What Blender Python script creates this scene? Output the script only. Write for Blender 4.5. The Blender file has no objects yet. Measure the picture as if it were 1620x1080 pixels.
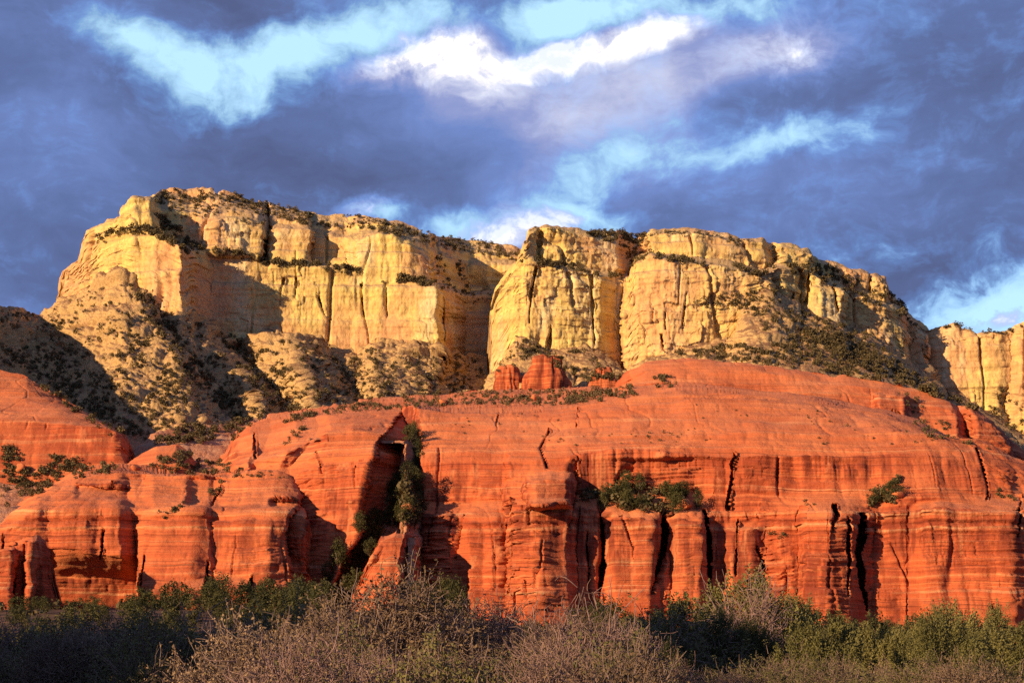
import bpy, math, random
import numpy as np

# ------------------------------------------------------------------ camera
FPX, HOR, W0, H0 = 2250.0, 985.0, 1620.0, 1080.0      # focal length and horizon row in photo pixels
scene = bpy.context.scene
cam_data = bpy.data.cameras.new("camera")
cam_data.sensor_width = 36.0
cam_data.lens = 36.0 * FPX / W0
cam_data.shift_y = (HOR - H0 / 2) / W0
cam_data.clip_start, cam_data.clip_end = 0.5, 20000.0
cam = bpy.data.objects.new("camera", cam_data)
scene.collection.objects.link(cam)
cam.location = (0, 0, 0)
cam.rotation_euler = (math.radians(90), 0, 0)
scene.camera = cam

# ------------------------------------------------------------------ light
SUN_AZ, SUN_EL = 51.0, 16.5          # light travels away from the camera, turned this far to the right; height above horizon
sa, se = math.radians(SUN_AZ), math.radians(SUN_EL)
sun_data = bpy.data.lights.new("sun", 'SUN')
sun_data.energy = 5.0
sun_data.angle = math.radians(0.5)
sun_data.color = (1.0, 0.70, 0.40)
sun = bpy.data.objects.new("sun", sun_data)
scene.collection.objects.link(sun)
from mathutils import Vector
sun.rotation_euler = Vector((math.sin(sa) * math.cos(se), math.cos(sa) * math.cos(se), -math.sin(se))).to_track_quat('-Z', 'Y').to_euler()
scene.view_settings.view_transform = 'Standard'
scene.view_settings.look = 'None'
scene.view_settings.exposure = 0.75
scene.view_settings.gamma = 1.0
scene.render.engine = 'CYCLES'
scene.cycles.use_denoising = False
scene.cycles.max_bounces = 6
scene.cycles.diffuse_bounces = 3


class NT:
    """small helper round a node tree"""
    def __init__(self, tree):
        self.t = tree
        tree.nodes.clear()
    def n(self, kind, **kw):
        nd = self.t.nodes.new(kind)
        for k, v in kw.items():
            if k.startswith('i_'):
                key = k[2:]
                nd.inputs[int(key) if key.isdigit() else key].default_value = v
            else:
                setattr(nd, k, v)
        return nd
    def set(self, sock, v):
        if isinstance(v, bpy.types.NodeSocket):
            self.t.links.new(v, sock)
        else:
            sock.default_value = v
    def math(self, op, a, b=0.0, c=0.0, clamp=False):
        nd = self.t.nodes.new('ShaderNodeMath'); nd.operation = op; nd.use_clamp = clamp
        self.set(nd.inputs[0], a); self.set(nd.inputs[1], b); self.set(nd.inputs[2], c)
        return nd.outputs[0]
    def vmath(self, op, a, b=(0, 0, 0)):
        nd = self.t.nodes.new('ShaderNodeVectorMath'); nd.operation = op
        self.set(nd.inputs[0], a); self.set(nd.inputs[1], b)
        return nd.outputs[0]
    def noise(self, vec, scale=1.0, detail=4.0, rough=0.55, dist=0.0, w=None):
        nd = self.t.nodes.new('ShaderNodeTexNoise')
        if w is not None:
            nd.noise_dimensions = '1D'; self.set(nd.inputs['W'], w)
        else:
            self.set(nd.inputs['Vector'], vec)
        nd.inputs['Scale'].default_value = scale
        nd.inputs['Detail'].default_value = detail
        nd.inputs['Roughness'].default_value = rough
        nd.inputs['Distortion'].default_value = dist
        return nd.outputs['Fac']
    def ramp(self, fac, stops, interp='LINEAR'):
        nd = self.t.nodes.new('ShaderNodeValToRGB')
        self.set(nd.inputs[0], fac)
        cr = nd.color_ramp; cr.interpolation = interp
        while len(cr.elements) < len(stops):
            cr.elements.new(0.5)
        for e, (p, c) in zip(cr.elements, stops):
            e.position = p
            e.color = (c, c, c, 1) if isinstance(c, (int, float)) else (*c, 1)
        return nd.outputs[0]
    def mix(self, fac, a, b, mode='MIX'):
        nd = self.t.nodes.new('ShaderNodeMix'); nd.data_type = 'RGBA'; nd.blend_type = mode
        nd.clamp_factor = True
        self.set(nd.inputs[0], fac)
        for s, v in ((nd.inputs[6], a), (nd.inputs[7], b)):
            self.set(s, (*v, 1) if isinstance(v, tuple) and len(v) == 3 else v)
        return nd.outputs[2]
    def scale(self, vec, s):
        return self.vmath('MULTIPLY', vec, s)


def angles(px, py):
    """azimuth and elevation of a photo pixel, for the cloud fields"""
    dx, dz = (px - W0 / 2) / FPX, (HOR - py) / FPX
    return math.atan2(dx, 1.0), math.atan2(dz, math.hypot(dx, 1.0))


GAPS = [(300, 128, 150, 78, 0, 1.0), (425, 112, 140, 72, 15, 0.95), (205, 70, 140, 42, -12, 0.8), (545, 62, 180, 55, 12, 0.85), (690, 30, 170, 50, 5, 0.6), (865, 42, 100, 75, 20, 0.95), (980, 10, 210, 36, 4, 0.95), (1190, 6, 140, 40, 0, 0.7),
        (985, 235, 115, 72, 10, 0.78), (915, 285, 85, 65, 25, 0.5), (1160, 238, 150, 46, 8, 0.74), (1300, 215, 140, 46, 6, 0.74), (880, 335, 130, 50, 0, 0.45), (960, 345, 90, 36, 0, 0.65), (1550, 488, 200, 60, 6, 1.0), (1650, 470, 120, 70, 0, 0.6),
        (600, 335, 85, 28, 0, 0.8), (740, 352, 100, 40, 0, 0.7)]
BRIGHT = [(650, 82, 180, 60, 8, 0.98), (745, 115, 100, 70, -20, 0.55), (855, 90, 100, 34, 14, 1.1), (1010, 52, 160, 40, 14, 0.98), (1255, 70, 150, 100, 0, 0.42), (1300, 85, 80, 55, 0, 0.22), (578, 332, 75, 28, 8, 1.0), (805, 366, 130, 46, 6, 1.05), (905, 350, 90, 30, 0, 0.55), (1570, 500, 150, 40, 8, 0.75),
          (900, 190, 420, 150, 10, 0.30), (1060, 120, 300, 120, 8, 0.30), (700, 150, 260, 110, 10, 0.22), (1180, 250, 260, 60, 6, 0.22), (930, 260, 200, 100, 0, 0.2),
          (100, 170, 280, 220, 0, 0.12), (1350, 260, 260, 130, 0, 0.08),
          (560, 285, 330, 90, 6, -0.22), (1530, 140, 300, 190, 0, -0.16), (1450, 425, 330, 90, 4, -0.26), (380, 15, 280, 75, -8, -0.2), (90, 430, 260, 130, 0, -0.12), (1230, 150, 190, 60, 12, -0.24), (1150, 175, 90, 45, 20, -0.16), (330, 230, 160, 50, 15, -0.12)]


def build_world():
    w = bpy.data.worlds.new("World")
    scene.world = w
    w.use_nodes = True
    w.cycles.sampling_method = 'MANUAL'
    w.cycles.sample_map_resolution = 512
    t = NT(w.node_tree)
    sky = t.n('ShaderNodeTexSky', sky_type='NISHITA', sun_disc=False)
    sky.sun_elevation = se
    sky.sun_rotation = math.pi + sa     # the sun stands behind the camera, to the left
    sky.air_density, sky.dust_density, sky.ozone_density = 1.0, 0.4, 3.0
    # direction -> (azimuth, elevation), in hundreds of photo pixels
    tc = t.n('ShaderNodeTexCoord')
    d = t.n('ShaderNodeSeparateXYZ'); t.set(d.inputs[0], tc.outputs['Generated'])
    x, y, z = d.outputs
    az = t.math('ARCTAN2', x, y)
    el = t.math('ARCTAN2', z, t.math('SQRT', t.math('ADD', t.math('MULTIPLY', x, x), t.math('MULTIPLY', y, y))))
    k = FPX / 100.0
    v0 = t.n('ShaderNodeCombineXYZ'); t.set(v0.inputs[0], t.math('MULTIPLY', az, k)); t.set(v0.inputs[1], t.math('MULTIPLY', el, k)); v0.inputs[2].default_value = 4.3
    V0 = v0.outputs[0]
    def warp(vec, scale, amount, detail, rough=0.55):
        nd = t.n('ShaderNodeTexNoise'); t.set(nd.inputs['Vector'], vec)
        nd.inputs['Scale'].default_value = scale; nd.inputs['Detail'].default_value = detail; nd.inputs['Roughness'].default_value = rough
        c = t.vmath('SUBTRACT', nd.outputs['Color'], (0.5, 0.5, 0.5))
        return t.vmath('ADD', vec, t.scale(c, (amount, amount * 0.7, 0)))
    V1 = warp(V0, 0.7, 1.0, 2.0)
    V = warp(V1, 2.4, 0.40, 7.0, 0.62)
    def field(blobs):
        acc = 0.0
        for (px, py, rx, ry, rot, amp) in blobs:
            a, e = angles(px, py)
            mp = t.n('ShaderNodeMapping', vector_type='TEXTURE')
            t.set(mp.inputs['Vector'], V)
            mp.inputs['Location'].default_value = (a * k, e * k, 4.3)
            mp.inputs['Rotation'].default_value = (0, 0, math.radians(rot))
            mp.inputs['Scale'].default_value = (rx / 100, ry / 100, 1)
            g = t.n('ShaderNodeTexGradient', gradient_type='SPHERICAL'); t.set(g.inputs[0], mp.outputs[0])
            acc = t.math('MULTIPLY_ADD', g.outputs['Fac'], amp, acc)
        return acc
    # clouds drift in slanting streaks: stretch along a line tilted up to the right
    mp = t.n('ShaderNodeMapping'); t.set(mp.inputs['Vector'], V1)
    mp.inputs['Rotation'].default_value = (0, 0, math.radians(-14)); mp.inputs['Scale'].default_value = (0.55, 1.25, 1.0)
    S = mp.outputs[0]
    fine = t.math('SUBTRACT', t.noise(S, 1.1, 10, 0.62), 0.5)
    puff = t.math('SUBTRACT', t.noise(t.scale(V1, (1.0, 1.3, 1.0)), 2.2, 10, 0.62), 0.5)
    wide = t.math('SUBTRACT', t.noise(t.scale(S, (0.22, 0.26, 1.0)), 1.0, 3, 0.5), 0.5)
    gap = t.math('ADD', field(GAPS), t.math('ADD', t.math('ADD', t.math('MULTIPLY', fine, 0.95), t.math('MULTIPLY', puff, 1.15)), t.math('MULTIPLY', wide, 0.8)))
    core = t.ramp(gap, [(0.42, 0.0), (0.95, 1.0)])
    thin = t.ramp(gap, [(0.0, 0.0), (0.30, 0.55), (0.45, 1.0)])       # cloud thins out towards the openings
    gap = t.ramp(gap, [(0.22, 0.0), (0.36, 0.22), (0.48, 0.70), (0.66, 1.0)])
    lit = t.math('ADD', t.math('MULTIPLY', field(BRIGHT[:10]), t.math('MULTIPLY_ADD', puff, 1.9, 0.80)), field(BRIGHT[10:]))
    br = t.math('ADD', lit, t.math('ADD', t.math('MULTIPLY', fine, 0.5), t.math('ADD', t.math('MULTIPLY', wide, 0.5), t.math('MULTIPLY', puff, 0.16))))
    br = t.math('ADD', br, 0.24)
    cloud = t.ramp(br, [(0.0, (0.062, 0.082, 0.175)), (0.20, (0.082, 0.120, 0.265)), (0.40, (0.115, 0.175, 0.39)), (0.58, (0.20, 0.235, 0.43)), (0.82, (0.46, 0.48, 0.60)), (1.0, (0.84, 0.79, 0.74))])
    cloud = t.mix(t.math('MULTIPLY', thin, 0.75), cloud, t.mix(0.5, cloud, (0.14, 0.34, 0.78)))
    veil = t.mix(t.math('MULTIPLY_ADD', core, 0.7, 0.2), sky.outputs[0], (3.5, 5.6, 7.3))       # thin bright veil in the openings
    b1 = t.n('ShaderNodeBackground'); t.set(b1.inputs[0], veil); b1.inputs[1].default_value = 0.10
    b2 = t.n('ShaderNodeBackground'); t.set(b2.inputs[0], cloud); b2.inputs[1].default_value = 0.92
    mx = t.n('ShaderNodeMixShader')
    # solid bright cloud tops stand in front of the openings
    solid = t.math('SUBTRACT', 1.0, t.ramp(br, [(0.62, 0.0), (0.82, 1.0)]))
    t.set(mx.inputs[0], t.math('MULTIPLY', gap, solid))
    t.t.links.new(b2.outputs[0], mx.inputs[1]); t.t.links.new(b1.outputs[0], mx.inputs[2])
    out = t.n('ShaderNodeOutputWorld')
    t.t.links.new(mx.outputs[0], out.inputs[0])


build_world()

# ------------------------------------------------------------------ numpy noise
def _hash(ix, iy, iz, seed):
    h = (ix.astype(np.int64) * 374761393 + iy.astype(np.int64) * 668265263 + iz.astype(np.int64) * 2147483647 + seed * 1274126177) & 0xFFFFFFFF
    h = ((h ^ (h >> 13)) * 1274126177) & 0xFFFFFFFF
    h = ((h ^ (h >> 16)) * 2246822519) & 0xFFFFFFFF
    h ^= h >> 15
    return h.astype(np.float64) / 4294967295.0 * 2 - 1


def vnoise(x, y, z, seed=0):
    x, y, z = np.broadcast_arrays(np.asarray(x, float), np.asarray(y, float), np.asarray(z, float))
    ix, iy, iz = np.floor(x), np.floor(y), np.floor(z)
    fx, fy, fz = x - ix, y - iy, z - iz
    u, v, w = (f * f * f * (f * (f * 6 - 15) + 10) for f in (fx, fy, fz))
    r = 0
    for dx in (0, 1):
        wx = u if dx else 1 - u
        for dy in (0, 1):
            wy = v if dy else 1 - v
            for dz in (0, 1):
                r = r + wx * wy * (w if dz else 1 - w) * _hash(ix + dx, iy + dy, iz + dz, seed)
    return r


def fbm(x, y, z, octv=4, seed=0, gain=0.5, lac=2.03):
    a, r, s = 1.0, 0.0, 0.0
    for o in range(octv):
        r = r + a * vnoise(x, y, z, seed + o * 17); s += a
        x, y, z = x * lac + 3.1, y * lac + 1.7, z * lac + 5.3
        a *= gain
    return r / s


def layers(z, thick, seed):
    """stack of beds: a random offset for every bed, with short transitions"""
    u = z / thick
    i = np.floor(u); f = u - i
    zero = np.zeros_like(i)
    a, b = _hash(i, zero, zero, seed), _hash(i + 1, zero, zero, seed)
    s = np.clip((f - 0.78) / 0.22, 0, 1)
    return a + (b - a) * s


def sstep(a, b, x):
    t = np.clip((x - a) / (b - a), 0, 1)
    return t * t * (3 - 2 * t)


# ------------------------------------------------------------------ rock sheets
def curve(pts, x):
    p = np.array(pts, float)
    return np.interp(x, p[:, 0], p[:, 1])


def ribs_offset(ribs, px, py):
    """ribs: list of paths [(px, py, dY), ...]; offsets are interpolated across px between neighbouring paths"""
    xs, ds = [], []
    for path in ribs:
        p = np.array(path, float)
        if len(p) == 1:
            p = np.vstack([p, p])
            p[1, 1] += 1
        xs.append(np.interp(py, p[:, 1], p[:, 0])); ds.append(np.interp(py, p[:, 1], p[:, 2]))
    out = np.where(px <= xs[0], ds[0], 0.0)
    for i in range(len(xs) - 1):
        m = (px > xs[i]) & (px <= xs[i + 1])
        t = (px - xs[i]) / np.maximum(xs[i + 1] - xs[i], 1e-3)
        out = np.where(m, ds[i] + (ds[i + 1] - ds[i]) * t, out)
    return np.where(px > xs[-1], ds[-1], out)


def crack_offset(path, px, py, seed):
    p = np.array(path, float)         # px, py, half width, depth
    cx = np.interp(py, p[:, 1], p[:, 0]) + 1.5 * vnoise(py / 16.0, seed * 3.3, 0.5, seed) + 0.35 * vnoise(py / 5.0, seed * 1.3, 0.5, seed + 1)
    hw = np.interp(py, p[:, 1], p[:, 2]); d = np.interp(py, p[:, 1], p[:, 3])
    inside = sstep(p[0, 1] - 5, p[0, 1] + 3, py) * (1 - sstep(p[-1, 1] - 3, p[-1, 1] + 6, py))
    hw = np.maximum(hw * (0.85 + 0.3 * vnoise(py / 20.0, 2.2, seed, seed + 3)), 0.4)
    k = np.clip((1 - np.abs(px - cx) / hw) * 2.2, 0, 1)
    return 1.5 * d * k * inside


def box_offset(b, px, py):
    x0, x1, y0, y1, sx, sy, d = b
    wob = 3.0 * vnoise(px / 14.0, py / 14.0, 0.3, 91)
    return d * sstep(x0 - sx, x0 + sx, px + wob) * (1 - sstep(x1 - sx, x1 + sx, px + wob)) * sstep(y0 - sy, y0 + sy, py + wob) * (1 - sstep(y1 - sy, y1 + sy, py + wob))


def grid_normals(P):
    du = np.gradient(P, axis=1); dv = np.gradient(P, axis=0)
    n = np.cross(du, dv)
    l = np.linalg.norm(n, axis=2, keepdims=True)
    n = n / np.maximum(l, 1e-9)
    flip = np.where(n[..., 1:2] > 0, -1.0, 1.0)      # look towards the camera side
    up = np.abs(n[..., 1:2]) < 0.02
    flip = np.where(up & (n[..., 2:3] < 0), -1.0, flip)
    return n * flip


def disp_red(P, N, px, py):
    X, Y, Z = P[..., 0], P[..., 1], P[..., 2]
    steep = 1 - np.clip(np.abs(N[..., 2]), 0, 1)
    zz = Z + 1.2 * fbm(X / 60, Y / 60, 0.2, 2, 3) + 0.25 * fbm(X / 7, Y / 7, Z / 9, 2, 5)
    big = fbm(X / 26, Y / 26, Z / 34, 3, 11)
    terr = vnoise(X / 30, Y / 30, Z / 14, 46)
    st = 0.9 * layers(zz, 6.3, 20) * sstep(-0.4, 0.3, terr) + 0.6 * layers(zz, 2.6, 21) + 0.45 * layers(zz, 1.05, 22) + 0.3 * layers(zz, 0.47, 23)
    stm = np.clip(0.55 + 0.8 * vnoise(X / 18, Y / 18, Z / 12, 44), 0.1, 1.3)
    xw = X + 1.3 * fbm(X / 12, Y / 12, Z / 30, 3, 31)
    cols = np.abs(vnoise(xw / 7.5, Y / 16, Z / 80, 41)) * 2.6 + np.abs(vnoise(xw / 3.0, Y / 9, Z / 40, 42)) * 1.1 + np.abs(vnoise(xw / 1.3, Y / 5, Z / 18, 40)) * 0.45   # rounded columns with sharp grooves between
    cm = 0.25 + 0.75 * sstep(-0.35, 0.35, vnoise(X / 26, Y / 26, Z / 16, 47))
    ck = vnoise(xw / 9.5, Y / 20, Z / 70, 43)
    crack = -np.exp(-(ck / 0.028) ** 2) * 2.2 * sstep(-0.1, 0.4, vnoise(X / 20, Y / 20, Z / 12, 45))
    b2 = _hash(np.floor(xw / 2.2 + 3 * layers(zz, 2.6, 21)), np.floor(zz / 2.6), np.zeros_like(zz), 66) * sstep(0.0, 0.4, vnoise(X / 14, Y / 14, Z / 8, 67))
    crease = np.abs(vnoise(xw / 5, Y / 6, Z / 5, 63)) + 0.5 * np.abs(vnoise(xw / 2.0, Y / 3, Z / 2, 64)) + 0.12 * np.abs(vnoise(xw / 0.8, Y, Z / 0.7, 65))
    gen = sstep(0.25, 0.02, steep)
    runnel = 0.35 * -np.exp(-(vnoise(X / 14 + 0.8 * fbm(X / 20, Y / 20, 0.3, 3, 69), Y / 30, 0.4, 68) / 0.03) ** 2) * 0.9 * gen        # shallow drainage lines down the slickrock
    side = 1 - 0.6 * sstep(0.5, 0.85, np.abs(N[..., 0]))
    butt = 2.3 * np.abs(vnoise((X + 3 * fbm(X / 20, Y / 20, Z / 30, 2, 70)) / 15, Y / 30, Z / 70, 71)) * sstep(0.3, 0.8, steep)
    return (2.0 * big + butt + st * stm * (0.5 + 0.5 * steep) + (cols * cm - 0.8 + crack + 0.4 * b2) * steep ** 1.5 + crease * (0.3 + 0.4 * steep) + runnel) * side


def disp_yellow(P, N, px, py):
    X, Y, Z = P[..., 0], P[..., 1], P[..., 2]
    steep = 1 - np.clip(np.abs(N[..., 2]), 0, 1)
    zz = Z + 3 * fbm(X / 90, Y / 90, 0.2, 2, 103)
    big = fbm(X / 50, Y / 50, Z / 90, 3, 111)
    st = 0.9 * layers(zz, 6.5, 121) + 0.5 * layers(zz, 2.4, 122)
    xw = X + 4 * fbm(X / 30, Y / 30, Z / 60, 3, 131)
    fl = vnoise(xw / 13, Y / 25, Z / 120, 141) * 1.8 + vnoise(xw / 5, Y / 14, Z / 45, 142) * 1.1
    bx = np.floor(xw / 7.5 + 0.7 * layers(zz, 9.0, 150)); bz = np.floor(zz / 11.0 + 0.45 * vnoise(X / 15, 0.3, 0.4, 152))
    blocks = _hash(bx, bz, np.zeros_like(bx), 151)
    bm = sstep(-0.35, 0.3, vnoise(X / 40, Y / 40, Z / 30, 155))
    ck = vnoise(xw / 22, Y / 40, Z / 140, 143)
    crack = -np.exp(-(ck / 0.045) ** 2) * 4.5 * sstep(-0.3, 0.35, vnoise(X / 35, Y / 35, Z / 30, 145))
    ck2 = vnoise(xw / 9, Y / 40, Z / 60, 146)
    crack2 = -np.exp(-(ck2 / 0.05) ** 2) * 2.0 * sstep(0.0, 0.5, vnoise(X / 20, Y / 20, Z / 25, 147))
    fine = fbm(X / 3, Y / 3, Z / 3, 4, 153)
    side = 1 - 0.5 * sstep(0.55, 0.9, np.abs(N[..., 0]))
    b2 = _hash(np.floor(xw / 3.1 + 3 * layers(zz, 4.0, 161)), np.floor(zz / 4.2), np.zeros_like(bx), 162)
    crease = np.abs(vnoise(xw / 9, Y / 14, Z / 16, 163)) + 0.5 * np.abs(vnoise(xw / 3.6, Y / 6, Z / 6, 164)) + 0.25 * np.abs(vnoise(xw / 1.6, Y / 3, Z / 2.6, 165))
    return (1.6 * big + st * 0.7 + (0.6 * fl + crack + crack2 + (1.1 * blocks + 0.5 * b2) * bm) * steep + 1.5 * crease + 0.35 * fine) * side


def disp_talus(P, N, px, py):
    X, Y, Z = P[..., 0], P[..., 1], P[..., 2]
    zz = Z + 2 * fbm(X / 40, Y / 40, 0.2, 2, 203)
    m = sstep(-0.1, 0.5, vnoise(X / 40, Y / 40, Z / 14, 204))
    st = (1.6 * layers(zz, 7.0, 205) + 1.0 * layers(zz, 3.0, 206)) * m
    crease = np.abs(vnoise(X / 12, Y / 12, Z / 12, 209)) + 0.5 * np.abs(vnoise(X / 5, Y / 5, Z / 5, 210)) + 0.3 * np.abs(vnoise(X / 2.2, Y / 2.2, Z / 2.2, 211))
    return 4.0 * fbm(X / 45, Y / 45, Z / 45, 4, 207) + 2.0 * st + 3.4 * crease + 2.0 * fbm(X / 6, Y / 6, Z / 4, 4, 208)


def disp_bench(P, N, px, py):
    X, Y, Z = P[..., 0], P[..., 1], P[..., 2]
    return 1.2 * fbm(X / 15, Y / 15, Z / 15, 4, 301) + 0.4 * layers(Z, 1.6, 302) + 0.5 * fbm(X / 2, Y / 2, Z / 2, 3, 303)


ZBUF = {}                                   # every visible rock vertex, for standing plants on it
ALLP = []


def mesh_from_grid(name, P, mat, props):
    nv, nu = P.shape[:2]
    idx = np.arange(nv * nu).reshape(nv, nu)
    q = np.stack([idx[:-1, :-1], idx[1:, :-1], idx[1:, 1:], idx[:-1, 1:]], -1).reshape(-1, 4)
    me = bpy.data.meshes.new(name)
    me.vertices.add(nv * nu)
    me.vertices.foreach_set('co', P.reshape(-1).astype(np.float32))
    me.loops.add(q.size)
    me.loops.foreach_set('vertex_index', q.reshape(-1).astype(np.int32))
    me.polygons.add(len(q))
    me.polygons.foreach_set('loop_start', (np.arange(len(q)) * 4).astype(np.int32))
    me.update(calc_edges=True)
    me.materials.append(mat)
    ob = bpy.data.objects.new(name, me)
    scene.collection.objects.link(ob)
    for k, v in props.items():
        ob[k] = v
    return ob


def sheet(name, label, px0, px1, lines, disp, mat, cleft=1.5, ribs=None, cracks=(), boxes=(), step=1.3, wob=2.0, seed=1, amp=1.0, back=60.0, surf=None):
    """rock face lofted through feature lines, top to bottom; a line is (row polyline, distance polyline)"""
    px = np.arange(px0, px1 + step, step)
    rows = [(curve(pyl, px), curve(yl, px)) for pyl, yl in lines]
    PY, YY = [], []
    for i in range(len(rows) - 1):
        (pa, ya), (pb, yb) = rows[i], rows[i + 1]
        n = int(max(2, math.ceil(np.percentile(np.abs(pb - pa), 90) / step)))
        for k in range(n):
            t = k / n
            PY.append(pa + (pb - pa) * t); YY.append(ya + (yb - ya) * t)
    PY.append(rows[-1][0]); YY.append(rows[-1][1])
    PY, YY = np.array(PY), np.array(YY)
    nr, nc = PY.shape
    R, C = np.meshgrid(np.arange(nr, dtype=float), np.arange(nc, dtype=float), indexing='ij')
    pxx = px0 + C * step
    # features wander along the surface, so no ledge or edge runs dead straight
    wr = wob * (1.5 * vnoise(pxx / 24, R / 60, 0.1, seed) + 0.8 * vnoise(pxx / 9, R / 30, 0.4, seed + 1) + 0.4 * vnoise(pxx / 3.5, R / 12, 0.6, seed + 2)) / step
    wc = wob * (2.0 * vnoise(pxx / 50, R * step / 26, 0.1, seed + 3) + 0.9 * vnoise(pxx / 30, R * step / 9, 0.4, seed + 4) + 0.5 * vnoise(pxx / 20, R * step / 3.5, 0.7, seed + 6)) / step
    r2 = np.clip(R + wr, 0, nr - 1.001); c2 = np.clip(C + wc, 0, nc - 1.001)
    r0, c0 = r2.astype(int), c2.astype(int); fr, fc = r2 - r0, c2 - c0
    def res(A):
        return (A[r0, c0] * (1 - fr) + A[r0 + 1, c0] * fr) * (1 - fc) + (A[r0, c0 + 1] * (1 - fr) + A[r0 + 1, c0 + 1] * fr) * fc
    PY, YY = res(PY), res(YY)
    PXW = pxx + wc * step
    # the back: the top runs away from the camera, then down, so the rock is a body and not a screen
    PY = np.vstack([PY[:1] * 0 + 1000.0, PY[:1] + 6.0, PY]); YY = np.vstack([YY[:1] + back + 20, YY[:1] + back, YY])
    PX = np.broadcast_to(px, PY.shape); PXW = np.vstack([PXW[:1], PXW[:1], PXW])
    front = np.ones(len(PY)); front[:2] = 0
    front = front[:, None]
    off = np.zeros_like(PY)
    if ribs: off = off + ribs_offset(ribs, PXW, PY)
    for j, c in enumerate(cracks): off = off + cleft / 1.5 * crack_offset(c, PX, PY, seed + j * 7)
    for b in boxes: off = off + box_offset(b, PX, PY)
    YY = YY + off * front
    P = np.stack([(PX - W0 / 2) / FPX * YY, YY, (HOR - PY) / FPX * YY], -1)
    N = grid_normals(P)
    steep0 = 1 - np.abs(N[..., 2])
    d = disp(P, N, PX, PY) * amp * front
    P = P + N * d[..., None]
    ob = mesh_from_grid(name, P, mat, dict(kind='structure', label=label))
    at = ob.data.attributes.new('steepness', 'FLOAT', 'POINT')
    at.data.foreach_set('value', steep0.reshape(-1).astype(np.float32))
    ALLP.append((P[2:].reshape(-1, 3), grid_normals(P)[2:].reshape(-1, 3), surf or name))
    return ob


# ------------------------------------------------------------------ rock materials
def new_mat(name):
    m = bpy.data.materials.new(name); m.use_nodes = True
    return m, NT(m.node_tree)


def finish(t, color, rough=0.95, bump=None, strength=0.5, dist=0.3):
    b = t.n('ShaderNodeBsdfPrincipled')
    t.set(b.inputs['Base Color'], color)
    t.set(b.inputs['Roughness'], rough)
    b.inputs['Specular IOR Level'].default_value = 0.15
    if bump is not None:
        bp = t.n('ShaderNodeBump'); bp.inputs['Strength'].default_value = strength; bp.inputs['Distance'].default_value = dist
        t.set(bp.inputs['Height'], bump); t.t.links.new(bp.outputs[0], b.inputs['Normal'])
    o = t.n('ShaderNodeOutputMaterial')
    t.t.links.new(b.outputs[0], o.inputs[0])


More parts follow.
